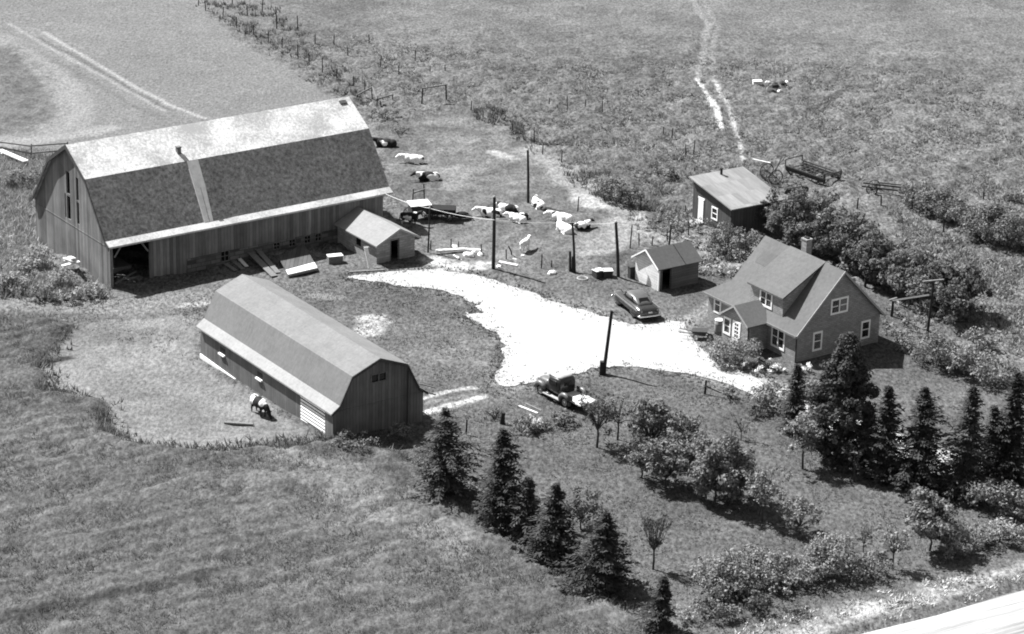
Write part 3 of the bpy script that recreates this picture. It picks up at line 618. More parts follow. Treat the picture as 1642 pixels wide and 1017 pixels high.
for (A0, A1, Z0, Z1) in ((a0, a0+.22, .752, z1), (a1-.22, a1, .752, z1), (a0+.22, a1-.22, z1-.15, z1), (a0+.42, a0+.45, .752, z1-.152), (a0+.222, a0+.418, 1.0, 1.04), (a0+.452, a1-.222, 1.0, 1.04), (a0+.222, a0+.418, 1.28, 1.32), (a0+.452, a1-.222, 1.28, 1.32), (a0+.222, a0+.418, 1.56, 1.6), (a0+.452, a1-.222, 1.56, 1.6)):
    m.hexa([PE(A0, Z0, .03), PE(A1, Z0, .03), PE(A1, Z0, -.03), PE(A0, Z0, -.03), PE(A0, Z1, .03), PE(A1, Z1, .03), PE(A1, Z1, -.03), PE(A0, Z1, -.03)])
dr = m.build('door', WHITE, entry)
m = MB(); m.hexa([PE(a0+.2, .74, .06), PE(a1-.2, .74, .06), PE(a1-.2, .74, .035), PE(a0+.2, .74, .035), PE(a0+.2, 1.84, .06), PE(a1-.2, 1.84, .06), PE(a1-.2, 1.84, .035), PE(a0+.2, 1.84, .035)]); m.build('pane', GLASS, dr)
m = MB(); m.box(eu2-.7, eu2-.01, 3.8, 4.85, -.3, .0+.02); m.build('doorstep', mat('pale_concrete', .5, .9, .15, 4), house)

# ---- small clapboard shed with a dark roof
ss = thing('small_shed', 'small clapboard shed with dark gable roof and open door near the parked sedan', 'shed', (10.689, 193.208, 0), .58734)
L_, W_ = 3.62, 2.94; CLW = plank_mat('whitewashed_clapboards', .62, .2, 'z', .12, .2); CLD = plank_mat('bare_clapboards', .19, .2, 'z', .2, .3)
tf = interp([(0, 1.86), (W_/2, 2.75), (W_, 1.86)]); m = MB()
panel(m, PG, [0, W_/2, W_], tf, -.3, [], .08); m.build('gable_wall', CLW, ss)
m = MB(); panel(m, PF, [0.08, L_], lambda a: 1.8, -.3, [(.32, 1.05, -.25, 1.68)], .08); panel(m, lambda a, z, d: (L_-d, a, z), [0, W_/2, W_], tf, -.3, [], .08); panel(m, lambda a, z, d: (a, W_-d, z), [.08, L_], lambda a: 1.86, -.3, [], .08)
m.build('wall', CLD, ss)
m = MB(); roof_sheet(m, [(-.22, 1.78), (W_/2, 2.86), (W_+.22, 1.78)], -.22, L_+.22, .07, [0, 0]); r = m.build('roof', shingle_mat('dark_shed_shingles', .15, .12, .22, .1), ss)
m = MB()
for (p, q) in (((-.22, 1.78), (W_/2, 2.86)), ((W_/2, 2.86), (W_+.22, 1.78))): m.hexa([(-.27, p[0], p[1]-.1), (-.224, p[0], p[1]-.1), (-.224, q[0], q[1]-.1), (-.27, q[0], q[1]-.1), (-.27, p[0], p[1]+.02), (-.224, p[0], p[1]+.02), (-.224, q[0], q[1]+.02), (-.27, q[0], q[1]+.02)])
m.build('rake_board', WHITE, r)
m = MB(); m.box(1.1, 1.95, -.09, -.03, -.1, 1.66); m.box(1.3, 1.36, -.12, -.092, 1.0, 1.35, 0); dd = m.build('door', CLD, ss)
m = MB(); m.box(-.03, .079, -.03, .05, -.3, 1.8); m.build('corner_board', WHITE, ss)
m = MB(); m.bar((L_*.62, -.2, 1.85), (L_*.62, W_/2, 2.885), .05, .02); m.build('roof_seam', mat('dark_flue', .04), r)

# ---- leaning-roof shack
sk = thing('shack', 'small shack with a single slope pale sheet roof and stovepipe at the pasture edge', 'shack', (16.78, 205.85, 0), .585)
W_, D_ = 4.75, 5.0; hz = lambda v: 2.35+.19*v; KW = plank_mat('tarpaper_boards', .12, .3, 'xy', .2, .3)
m = MB(); panel(m, PG, [0, D_], hz, -.4, [], .1); panel(m, lambda a, z, d: (W_-d, a, z), [0, D_], hz, -.4, [], .1)
panel(m, PF, [0, W_], lambda a: hz(0), -.4, [], .1); panel(m, lambda a, z, d: (a, D_-d, z), [0, W_], lambda a: hz(D_), -.4, [], .1); m.build('wall', KW, sk)
cm = bpy.data.materials.new('rusty_sheet_roofing'); MATS['rs'] = cm; nt, b = nodes_of(cm)
vv = mapped(nt); spx = nt.nodes.new('ShaderNodeSeparateXYZ'); nt.links.new(vv, spx.inputs[0])
fl = mnode(nt, 'FLOOR', mnode(nt, 'DIVIDE', spx.outputs[0], .62)); f2 = mnode(nt, 'FLOOR', mnode(nt, 'DIVIDE', spx.outputs[1], 1.8)); wn1 = nt.nodes.new('ShaderNodeTexWhiteNoise'); wn1.noise_dimensions = '2D'
cbx = nt.nodes.new('ShaderNodeCombineXYZ'); nt.links.new(fl, cbx.inputs[0]); nt.links.new(f2, cbx.inputs[1]); nt.links.new(cbx.outputs[0], wn1.inputs['Vector'])
n1 = noise_node(nt, mapped(nt, (2.5, .5, 1)), 1.6, 5, .7)
g = mnode(nt, 'MULTIPLY', mnode(nt, 'MULTIPLY_ADD', wn1.outputs[0], .35, .75), mnode(nt, 'MULTIPLY_ADD', n1, .9, .55)); nt.links.new(mnode(nt, 'MULTIPLY', g, .2), b.inputs['Base Color']); b.inputs['Roughness'].default_value = .7
wv = nt.nodes.new('ShaderNodeMath'); wv.operation = 'SINE'; nt.links.new(mnode(nt, 'MULTIPLY', spx.outputs[0], 40), wv.inputs[0]); bump(nt, b, wv.outputs[0], .4, .02)
m = MB(); m.hexa([(-.3, -.35, hz(-.35)-.03), (W_+.3, -.35, hz(-.35)-.03), (W_+.3, D_+.3, hz(D_+.3)-.03), (-.3, D_+.3, hz(D_+.3)-.03), (-.3, -.35, hz(-.35)+.06), (W_+.3, -.35, hz(-.35)+.06), (W_+.3, D_+.3, hz(D_+.3)+.06), (-.3, D_+.3, hz(D_+.3)+.06)])
r = m.build('roof', cm, sk)
m = MB(); m.tube([(2.5, 4.75, hz(4.7)), (2.5, 4.75, hz(4.7)+.55)], .1, 8); m.tube([(2.5, 4.75, hz(4.7)+.552), (2.5, 4.75, hz(4.7)+.6)], .15, 8); m.build('stovepipe', mat('dark_iron', .05), r)
m = MB(); m.box(-.05, -.003, 3.55, 4.2, .1, 1.9); m.box(-.02, -.003, 3.45, 4.3, 1.92, 2.05); m.build('door', WHITE, sk)
window(sk, PG, 1.7, 2.5, .75, 1.75, 1, .1)
m = MB(); m.box(-1.1, -.02, 3.4, 4.4, -.3, .12); m.build('doorstep', mat('pale_concrete', .5), sk)

# ================================================================== VEHICLES
TYRE = mat('black_rubber', .02, .8, .2, 8); RIM = gloss_mat('wheel_paint', .35, .4); CHROME = gloss_mat('chrome', .75, .18, 1)
def wheel(parent, loc, r, w, hub=None, label=None):
    m = MB(); m.ring((0, 0, 0), r-w*.5, w*.5, 'y', 20, 8); t = m.build('wheel', TYRE, parent, True, loc)
    m = MB(); m.tube([(0, -w*.38, 0), (0, w*.38, 0)], r-w*.75, 16); m.build('rim', hub or RIM, t)
    m = MB(); m.ball((0, 0, 0), (r*.28, w*.62, r*.28), 10, 6); m.build('hub_cap', CHROME, t)
    return t
def sec(x, hw, z0, z1, p=3.0, n=16):
    """superellipse cross-section across the vehicle"""
    zc = (z0+z1)/2; hz_ = (z1-z0)/2; o = []
    for k in range(n):
        a = 2*math.pi*(k+.5)/n; c = math.cos(a); s = math.sin(a)
        o.append((x, hw*math.copysign(abs(c)**(2/p), c), zc+hz_*math.copysign(abs(s)**(2/p), s)))
    return o
CARP = gloss_mat('sedan_paint', .035, .22, 0, .6, .6); CARL = gloss_mat('sedan_reflection_tone', .30, .3, 0, .5, .4)
def make_sedan(loc, rz):
    t = thing('sedan', 'dark rounded sedan seen from behind, parked on the grass beside the gravel drive', 'car', loc, rz)
    m = MB(); S = [(-2.42, .55, .5, .74), (-2.36, .74, .42, .86), (-2.1, .84, .36, .98), (-1.6, .88, .33, 1.06), (-1.0, .90, .31, 1.08), (0, .91, .3, 1.08), (.9, .90, .3, 1.06), (1.4, .86, .32, 1.04), (1.95, .80, .36, .98), (2.2, .70, .42, .88), (2.3, .5, .5, .78)]
    m.loft([sec(x, w, a, b, 3.2, 20) for x, w, a, b in S]); body = m.build('body', CARP, t, True)
    for x, sy in ((-1.32, 1), (-1.32, -1), (1.32, 1), (1.32, -1)):
        m = MB(); m.ball((x, sy*.77, .52), (.62, .165, .37), 14, 8); m.build('fender', CARP, body, True)
        wheel(t, (x, sy*.76, .35), .35, .19)
    m = MB(); G_ = [(-1.72, .5, .98, 1.06), (-1.45, .60, .98, 1.22), (-1.0, .66, .98, 1.45), (-.5, .69, .98, 1.54), (.1, .69, .98, 1.55), (.5, .66, .98, 1.46), (.86, .60, .98, 1.2), (1.02, .54, .98, 1.05)]
    m.loft([sec(x, w, a, b, 3.0, 20) for x, w, a, b in G_]); cab = m.build('roof', gloss_mat('sedan_roof_paint', .13, .35, 0, .5, .3), t, True)
    m = MB()   # rear window follows the sloping back
    m.hexa([(-1.52, -.42, 1.17), (-1.52, .42, 1.17), (-1.45, .42, 1.13), (-1.45, -.42, 1.13), (-1.15, -.36, 1.41), (-1.15, .36, 1.41), (-1.08, .36, 1.36), (-1.08, -.36, 1.36)]); m.build('rear_window', GLASS, cab)
    m = MB(); m.hexa([(.92, -.45, 1.14), (.92, .45, 1.14), (.86, .45, 1.1), (.86, -.45, 1.1), (.58, -.42, 1.44), (.58, .42, 1.44), (.52, .42, 1.4), (.52, -.42, 1.4)]); m.build('windshield', GLASS, cab)
    for sy in (1, -1):
        for a0, a1 in ((-.95, -.28), (-.2, .5)):
            m = MB(); m.hexa([(a0, sy*.64, 1.14), (a1, sy*.64, 1.14), (a1, sy*.70, 1.14), (a0, sy*.70, 1.14), (a0+.1, sy*.56, 1.42), (a1-.08, sy*.56, 1.42), (a1-.08, sy*.645, 1.42), (a0+.1, sy*.645, 1.42)]); m.build('side_window', GLASS, cab)
        m = MB(); m.bar((-2.1, sy*.905, .84), (1.8, sy*.885, .84), .05, .1); m.build('painted_reflection', CARL, body)  # pale bar painted in for the reflection along each body side
        m = MB(); m.ball((-2.36, sy*.62, .78), (.06, .07, .09), 8, 6); m.build('tail_lamp', mat('lamp_glass', .2, .3), body)
        m = MB(); m.ball((2.22, sy*.6, .74), (.08, .1, .1), 8, 6); m.build('headlight', CHROME, body)
    for x in (-2.5, 2.38):
        m = MB(); sgn = -1 if x < 0 else 1
        m.tube([(x-sgn*.28, -.9, .48), (x-sgn*.06, -.8, .48), (x, -.4, .48), (x, .4, .48), (x-sgn*.06, .8, .48), (x-sgn*.28, .9, .48)], .075, 8); m.build('bumper', CHROME, t, True)
    m = MB(); m.box(-2.47, -2.42, -.15, .15, .64, .76); m.build('licence_plate', mat('grey_white_trim', .5), body)
    for sy in (-.5, .5): m = MB(); m.bar((-2.2, sy, .985), (-1.75, sy, 1.06), .02, .02); m.build('trunk_seam', mat('dark_iron', .05), body)
    return t
p = G(1020.5, 499); make_sedan((8.88, 189.15, 0), R(113.5))
TRK = gloss_mat('truck_paint', .02, .35, 0, .5, .2); TRF = gloss_mat('truck_fender_paint', .16, .4, 0, .5, .2)
def make_truck(loc, rz):
    t = thing('pickup_truck', 'old dark pickup truck with a pale cargo bed parked by the lawn', 'truck', loc, rz)
    m = MB(); m.box(-1.9, 1.9, -.38, .38, .42, .56); m.build('chassis', mat('dark_iron', .05), t)
    m = MB(); m.loft([sec(x, w, a, b, 3, 16) for x, w, a, b in ((.75, .52, .6, 1.22), (1.1, .46, .6, 1.2), (1.6, .37, .6, 1.14), (1.92, .33, .58, 1.1), (1.98, .28, .62, 1.0))]); hood = m.build('hood', TRF, t, True)
    m = MB(); m.hexa([(1.96, -.24, .6), (1.96, .24, .6), (2.03, .2, .6), (2.03, -.2, .6), (1.94, -.26, 1.06), (1.94, .26, 1.06), (2.0, .2, 1.02), (2.0, -.2, 1.02)]); m.build('grille', CHROME, hood)
    m = MB(); m.loft([sec(x, w, a, b, 4.5, 20) for x, w, a, b in ((-.62, .62, .6, 1.62), (-.56, .70, .55, 1.74), (-.3, .73, .55, 1.8), (.3, .73, .55, 1.78), (.56, .68, .55, 1.66), (.82, .60, .56, 1.24))]); cab = m.build('cab', TRK, t, True)
    m = MB(); m.loft([sec(x, w, a, b, 3, 16) for x, w, a, b in ((-.5, .5, 1.70, 1.78), (-.3, .62, 1.72, 1.84), (.25, .62, 1.72, 1.82), (.48, .5, 1.64, 1.74))]); m.build('cab_roof', gloss_mat('truck_roof_paint', .5, .4), cab, True)
    m = MB(); m.hexa([(-.64, -.34, 1.22), (-.64, .34, 1.22), (-.58, .34, 1.22), (-.58, -.34, 1.22), (-.62, -.3, 1.5), (-.62, .3, 1.5), (-.56, .3, 1.5), (-.56, -.3, 1.5)]); m.build('rear_window', GLASS, cab)
    m = MB(); m.hexa([(.78, -.5, 1.3), (.78, .5, 1.3), (.68, .5, 1.3), (.68, -.5, 1.3), (.62, -.48, 1.64), (.62, .48, 1.64), (.54, .48, 1.64), (.54, -.48, 1.64)]); m.build('windshield', GLASS, cab)
    for sy in (1, -1):
        m = MB(); m.box(-.3, .42, sy*.74-.02, sy*.74+.02, 1.2, 1.55); m.build('side_window', GLASS, cab)
        m = MB(); pts = []; rad = []
        for k in range(9): a = R(200-25*k); pts.append((1.42+.52*math.cos(a)*1.0, sy*.62, .42+.46*math.sin(a)))
        m.tube(pts, [.1, .15, .18, .19, .19, .19, .18, .15, .1], 8); m.tube([(.95, sy*.66, .42), (.35, sy*.7, .4)], .09, 6); m.build('front_fender', TRF, t, True)
        m = MB(); pts = []
        for k in range(9): a = R(195-26*k); pts.append((-1.22+.5*math.cos(a), sy*.78, .42+.5*math.sin(a)))
        m.tube(pts, [.08, .13, .16, .17, .17, .17, .16, .13, .08], 8); m.build('rear_fender', TRF, t, True)
        m = MB(); m.box(-.75, .95, sy*.74-.14, sy*.74+.14, .36, .41); m.build('running_board', mat('worn_running_board', .5), t)
        wheel(t, (1.4, sy*.62, .38), .38, .17); wheel(t, (-1.22, sy*.72, .38), .38, .17)
        m = MB(); m.ball((1.85, sy*.5, .98), (.13, .12, .12), 10, 6); m.build('headlight', CHROME, hood)
        m = MB(); m.box(-2.0, -.66, sy*.78-.03, sy*.78+.03, .72, 1.02); m.build('bed_side', TRK, t)
    m = MB(); m.box(-2.05, -.64, -.74, .74, .62, .70); bed = m.build('cargo_bed', plank_mat('pale_bed_planks', .6, .22, 'y', .15, .2), t)
    m = MB(); m.box(-2.75, -2.06, -.74, .74, .60, .66); m.build('tailgate', plank_mat('pale_bed_planks', .6, .22, 'y'), t)
    m = MB(); m.box(1.98, 2.08, -.75, .75, .42, .54); m.build('bumper', TRF, t)
    return t
make_truck((3.42, 172.22, 0), R(130))
# ---- farm implements
IRON = mat('dark_iron', .05); RUST = mat('rusty_iron', .09, .8, .3, 6); TIMB = mat('grey_timber', .25)
def spoked(parent, loc, r, rz=0):
    m = MB(); m.ring((0, 0, 0), r, .045, 'y', 20, 5)
    for k in range(8): a = k*math.pi/4; m.tube([(0, 0, 0), (r*math.cos(a), 0, r*math.sin(a))], .02, 4)
    m.tube([(0, -.1, 0), (0, .1, 0)], .08, 8); o = m.build('spoked_wheel', IRON, parent, False, loc); o.rotation_euler = (0, 0, rz); return o
def heading(a, b): d = G(*b)-G(*a); return math.atan2(d.y, d.x)
t = thing('hay_wagon', 'small farm wagon with pale box top among machinery in the cow yard', 'wagon', G(672, 352), heading((650, 352), (695, 348)))
for sx in (-.7, .7):
    for sy in (-.55, .55): spoked(t, (sx, sy, .45), .42)
m = MB(); m.box(-1.2, 1.2, -.42, .42, .55, .65); m.bar((1.2, 0, .6), (2.6, 0, .4), .1, .1); m.build('running_gear', IRON, t)
m = MB(); m.box(-.75, .75, -.5, .5, .66, 1.25); bx = m.build('wagon_box', mat('dark_box_wood', .07), t)
m = MB(); m.hexa([(-.85, -.6, 1.27), (.85, -.6, 1.27), (.85, .6, 1.27), (-.85, .6, 1.27), (-.85, -.6, 1.33), (.85, -.6, 1.33), (.85, .6, 1.42), (-.85, .6, 1.42)]); m.build('lid', mat('pale_lid', .6), bx)
t = thing('manure_spreader', 'long dark iron-wheeled spreader behind the wagon in the cow yard', 'farm machine', G(712, 352), heading((690, 350), (740, 352)))
for sx in (-.9, .3): 
    for sy in (-.6, .6): spoked(t, (sx, sy, .45), .44)
m = MB(); m.hexa([(-1.3, -.45, .5), (.9, -.45, .5), (.9, .45, .5), (-1.3, .45, .5), (-1.3, -.6, 1.0), (.9, -.6, 1.0), (.9, .6, 1.0), (-1.3, .6, 1.0)]); m.build('spreader_box', mat('black_stained_wood', .025, .9, .4, 5), t)
m = MB(); m.tube([(-1.45, -.6, .8), (-1.45, .6, .8)], .22, 8); m.tube([(-1.6, -.6, 1.15), (-1.6, .6, 1.15)], .14, 8); m.bar((.9, 0, .5), (2.2, 0, .35), .1, .1); m.build('beater', RUST, t)
t = thing('field_harrow', 'low dark spiked harrow lying beside the spreader in the cow yard', 'farm machine', G(740, 352), .3)
m = MB()
for k in range(5): m.bar((-.8, -.5+.25*k, .22), (.8, -.5+.25*k, .22), .05, .05)
for k in range(4): m.bar((-.75+.5*k, -.55, .27), (-.75+.5*k, .55, .27), .05, .05)
m.build('frame', RUST, t); m = MB()
for k in range(5):
    for j in range(6): m.tube([(-.7+.28*j, -.5+.25*k, .22), (-.7+.28*j, -.5+.25*k, -.02)], .018, 4)
m.build('spikes', RUST, t); m = MB(); m.ball((0, 0, .4), (.6, .35, .25), 9, 6); m.build('seat_box', mat('black_stained_wood', .025), t)
t = thing('hay_rack', 'long low dark hay rack lying in the pasture behind the shack', 'wagon', G(1303, 285), heading((1272, 272), (1330, 292)))
m = MB()
for sy in (-1.0, 1.0):
    m.bar((-2.2, sy*.9, .35), (2.2, sy*.9, .35), .12, .14); m.bar((-2.2, sy*1.1, .7), (2.2, sy*1.1, .7), .08, .1); m.bar((-2.2, sy*1.0, .5), (2.2, sy*1.0, .5), .06, .2)
    for k in range(6): m.bar((-2.1+.84*k, sy*.9, .3), (-2.1+.84*k, sy*1.1, .72), .07, .07)
for k in range(8): m.bar((-2.0+.57*k, -1.0, .45), (-2.0+.57*k, 1.0, .45), .09, .05)
m.build('rack_frame', mat('dark_box_wood', .07), t)
m = MB(); m.bar((2.2, -.9, .3), (2.2, -1.0, 1.1), .09, .09); m.bar((2.2, .9, .3), (2.2, 1.0, 1.1), .09, .09); m.bar((2.2, -1, .95), (2.2, 1, .95), .07, .07); m.build('end_standard', IRON, t)
m = MB(); m.bar((-2.2, -1, 1.2), (-2.2, 1, 1.2), .07, .07); m.bar((-2.2, -1, .7), (-2.2, -1, 1.2), .07, .07); m.bar((-2.2, 1, .7), (-2.2, 1, 1.2), .07, .07); m.build('end_standard', IRON, t)
for sy in (-.8, .8): spoked(t, (1.7, sy, .4), .38)
t = thing('dump_rake', 'two-wheeled hay rake with a raised pole beside the shack roof', 'farm machine', G(1236, 290), .35)
for sy in (-.9, .9): spoked(t, (0, sy, .6), .6)
m = MB(); m.tube([(0, -1, .6), (0, 1, .6)], .05, 6); m.bar((0, 0, .6), (1.4, .5, 1.8), .07, .07); m.bar((.3, 0, .7), (.9, .1, 1.9), .06, .06); m.build('axle', IRON, t)
m = MB()
for k in range(14):
    y = -.85+.13*k; m.tube([(-.05, y, .7), (-.45, y, .75), (-.7, y, .4), (-.55, y, .05)], .015, 4)
m.build('tines', RUST, t)
m = MB(); m.bar((.0, .3, 1.45), (-1.2, 1.2, 1.6), .16, .05); m.build('pale_board', mat('pale_lid', .6), t)
t = thing('disc_harrow', 'tangle of disc harrow blades in the weeds behind the shack', 'farm machine', G(1277, 312), .5)
for k in range(7):
    m = MB(); m.tube([(-.9+.3*k, -.02, .3), (-.9+.3*k, .02, .3)], .28, 12); o = m.build('disc', RUST, t)
m = MB(); m.tube([(-1.1, 0, .3), (1.1, 0, .3)], .04, 6); m.bar((-1, .3, .5), (1, .3, .5), .08, .06); m.bar((0, .3, .5), (0, 1.4, .45), .08, .06); m.ring((.3, .1, .5), .3, .03, 'y', 14, 4); m.build('frame', IRON, t)
t = thing('wagon_gear', 'stripped dark wagon running gear beside the right hand hedge', 'wagon', G(1425, 312), heading((1395, 305), (1455, 312)))
for sx in (-1.3, 1.4):
    for sy in (-.6, .6): spoked(t, (sx, sy, .45), .45)
m = MB(); m.bar((-2.2, -.35, .55), (2.3, -.35, .55), .12, .12); m.bar((-2.2, .35, .62), (2.3, .35, .62), .12, .12); m.bar((-1.3, -.7, .5), (-1.3, .7, .5), .12, .12); m.bar((1.4, -.7, .5), (1.4, .7, .5), .12, .12); m.bar((-1, 0, .9), (2.6, .2, .9), .08, .08); m.build('running_gear', mat('dark_box_wood', .07), t)

# ================================================================== CATTLE
def remeshed(mb, name, mats, vox=.045):
    o = mb.build(name, mats, None, True); md = o.modifiers.new('r', 'REMESH'); md.mode = 'VOXEL'; md.voxel_size = vox
    ms = o.modifiers.new('s', 'SMOOTH'); ms.iterations = 4; ms.factor = .5
    me = bpy.data.meshes.new_from_object(o.evaluated_get(bpy.context.evaluated_depsgraph_get())); bpy.data.objects.remove(o)
    me.materials.clear()
    for m in (mats if isinstance(mats, list) else [mats]): me.materials.append(m)
    me.polygons.foreach_set('use_smooth', [True]*len(me.polygons)); return me
def limb(m, pts, rad): 
    m.tube(pts, rad, 8)
    for p, r in zip(pts, rad): m.ball(p, r*1.02, 8, 6)
def lying_cow(turn=0.0):
    m = MB()
    for (x, y, z, rx, ry, rz) in ((-.7, 0, .42, .46, .46, .42), (-.15, 0, .44, .72, .54, .46), (.5, 0, .46, .5, .44, .46)): m.ball((x, y, z), (rx, ry, rz), 16, 12)
    hx, hy = .72+.5*math.cos(turn), .5*math.sin(turn); fx, fy = math.cos(turn), math.sin(turn)
    limb(m, [(.6, 0, .58), (.85, .1*math.sin(turn), .68), (hx, hy, .80)], [.34, .27, .19])
    m.ball((hx+.08*fx, hy+.08*fy, .82), (.19, .17, .17), 10, 8); limb(m, [(hx+.1*fx, hy+.1*fy, .80), (hx+.42*fx, hy+.42*fy, .62)], [.155, .11])
    for s in (1, -1):
        ex, ey = hx-s*.2*fy, hy+s*.2*fx; m.ball((ex, ey, .86), (.08, .08, .055), 8, 6)
        limb(m, [(.5, s*.26, .3), (.78, s*.33, .12), (.5, s*.36, .08)], [.13, .08, .055])
    limb(m, [(-.6, .32, .3), (-.25, .5, .16), (-.6, .56, .09), (-.75, .56, .06)], [.2, .11, .06, .05])
    limb(m, [(-.98, 0, .5), (-1.05, .1, .2), (-.95, .3, .06)], [.05, .04, .05])
    return m
def standing_cow(graze=False, calf=False):
    m = MB()
    for (x, z, rx, ry, rz) in ((-.62, 1.02, .40, .34, .38), (-.1, .97, .66, .40, .42), (.45, 1.02, .42, .33, .41)): m.ball((x, 0, z), (rx, ry, rz), 16, 12)
    if graze: nk = [(.6, 0, 1.1), (.95, .06, .95), (1.2, .1, .62)]; mz = (1.42, .12, .22)
    else: nk = [(.6, 0, 1.15), (.9, .03, 1.32), (1.12, .05, 1.42)]; mz = (1.5, .06, 1.22)
    limb(m, nk, [.25, .19, .15]); limb(m, [nk[2], mz], [.145, .085])
    h = Vector(nk[2])
    for s in (1, -1):
        m.ball((h.x-.03, h.y+s*.2, h.z+.03), (.05, .1, .045), 8, 6)
        limb(m, [(.5, s*.17, .8), (.52, s*.17, .45), (.5, s*.17, .05)], [.14, .07, .055])
        limb(m, [(-.68, s*.18, .9), (-.6, s*.19, .62), (-.78, s*.19, .42), (-.74, s*.19, .05)], [.2, .13, .07, .055])
    limb(m, [(-.94, 0, 1.15), (-1.02, 0, .8), (-1.0, .02, .45)], [.045, .035, .05])
    if not calf: m.ball((-.42, 0, .66), (.2, .16, .13), 10, 6)
    return m
CW, CP, CB = cow_mat('white_hide', .66), cow_mat('pied_hide', .5), cow_mat('black_hide', .36)
LY1 = remeshed(lying_cow(.25), 'cow', CW); LY2 = remeshed(lying_cow(-.7), 'cow', CW); STG = remeshed(standing_cow(True), 'cow', CB); STN = remeshed(standing_cow(False), 'cow', CW)
def cow(me, px, py, deg, material, label, sc=.86, cat='cow', nm='cow'):
    key = me.name+material.name; q = me.copy(); q.name = nm; q.materials.clear(); q.materials.append(material)
    o = bpy.data.objects.new(nm, q); col.objects.link(o); o.location = G(px, py); o.rotation_euler = (0, 0, R(deg)); o.scale = (sc,)*3
    return tag(o, label, cat, 'cattle in the farmyard')
cow(LY1, 618, 236, 172, CB, 'black cow lying at the far end of the barn, nearest its roof corner')
cow(LY1, 662, 262, 178, CW, 'white cow lying on worn grass, the upper of two beyond the barn')
cow(LY1, 686, 290, 186, CP, 'black and white cow lying just below the white one beyond the barn')
cow(STN, 657, 362, 4, CP, 'black and white cow standing behind the milk house roof', .8)
cow(LY1, 786, 348, 172, CW, 'white cow lying behind the tall pole in the cow yard')
cow(LY2, 815, 341, 165, CP, 'patched cow lying farthest back of the trio right of the tall pole', .78)
cow(LY1, 829, 356, 150, CW, 'pale cow lying in front of the patched one right of the tall pole', .72)
cow(LY2, 863, 333, 118, CW, 'white cow lying with raised head at the foot of a pole', .78)
cow(LY1, 900, 356, 158, CW, 'white cow stretched out, uppermost of three near the leaning pole')
cow(LY2, 905, 373, 128, CW, 'white cow lying directly behind the top of the leaning pole')
cow(LY1, 934, 368, 35, CP, 'white cow with dark head lying right of the leaning pole', .74)
cow(STN, 842, 402, 62, CW, 'white calf standing alone in the cow yard', .68, 'calf', 'calf')
cow(STG, 416, 666, -55, CB, 'black and white cow grazing beside the long shed wall', .92)
cow(LY2, 835, 352, 200, CP, 'dark patched cow lying low between the pale cow and the tall pole', .6)

# ================================================================== VEGETATION
BARK = mat('tree_bark', .10, 1, .35, 5)
def quads(C, T, N, L, W):
    """leaf faces: centres, long axis, normal, half sizes -> arrays of rhombic faces"""
    B = np.cross(N, T); B /= np.linalg.norm(B, axis=1, keepdims=True)+1e-9
    V = np.stack([C-T*L[:, None], C+B*W[:, None], C+T*L[:, None], C-B*W[:, None]], 1).reshape(-1, 3)
    return V, np.arange(len(V)).reshape(-1, 4)
def unit(v): return v/(np.linalg.norm(v, axis=1, keepdims=True)+1e-9)
def conifer(name, loc, h, r, label, leaf, seed, group=None, gap=.12, sparse=1.0, roundness=.85, cat='tree'):
    rs = np.random.RandomState(seed)
    t = thing(name, label, cat, loc, rs.rand()*6.28, group)
    m = MB(); m.tube([(0, 0, -.2), (0, 0, h*.5), (0, 0, h*.97)], [max(.05, h*.022), h*.013, .012], 6); m.build('trunk', BARK, t)
    C, T, N, L, W = [], [], [], [], []
    nl = max(10, int(h/.24)); as_ = rs.rand()*6.28; asym = .12+.2*rs.rand(); roundness *= .85+.35*rs.rand()
    gaps = set(rs.randint(2, nl, 3))
    for i in range(nl):
        f = i/(nl-1); z = h*(gap+(1-gap)*f**.95); rad = r*(1.2 if loc[0] > 12 else 1.5)*((1-f)**(roundness*.92))*(.66+.55*rs.rand())*(.6 if i in gaps else 1)+.05
        nb = int((7+7*(1-f))*sparse)+3; a0 = rs.rand()*6.28
        for k in range(nb):
            a = a0+2*math.pi*k/nb+rs.normal()*.25; rr = rad*(.45+.65*rs.rand())*(1+asym*math.cos(a-as_)); ca, sa = math.cos(a), math.sin(a)
            drop = rr*(.32-.5*f+rs.normal()*.1); ns = max(3, int(rr/.2)+1)
            for j in range(ns):
                q = (j+.6)/ns; x = rr*q; zz = z-drop*q**1.5+.05*rs.normal()
                for sd in (-1, 0, 1):
                    side = sd*(.12+.24*(1-q)*min(rr, 1.4)*.5)*(.6+.8*rs.rand()); ca2 = math.cos(a+sd*.75); sa2 = math.sin(a+sd*.75)
                    C.append((x*ca-side*sa, x*sa+side*ca, zz-abs(side)*.15)); T.append((ca2, sa2, -.28+.3*f+rs.normal()*.25))
                    N.append((rs.normal()*.4+ca*.25, rs.normal()*.4+sa*.25, 1)); L.append(.1+.14*rs.rand()); W.append(.035+.05*rs.rand())
    for k in range(10): C.append((rs.normal()*.03, rs.normal()*.03, h*(.93+.08*rs.rand()))); T.append((rs.normal()*.3, rs.normal()*.3, 1)); N.append((rs.normal(), rs.normal(), .1)); L.append(.12); W.append(.04)
    V, F = quads(np.array(C), unit(np.array(T)), unit(np.array(N)), np.array(L), np.array(W)); np_mesh('crown', V, F, leaf, t); return t
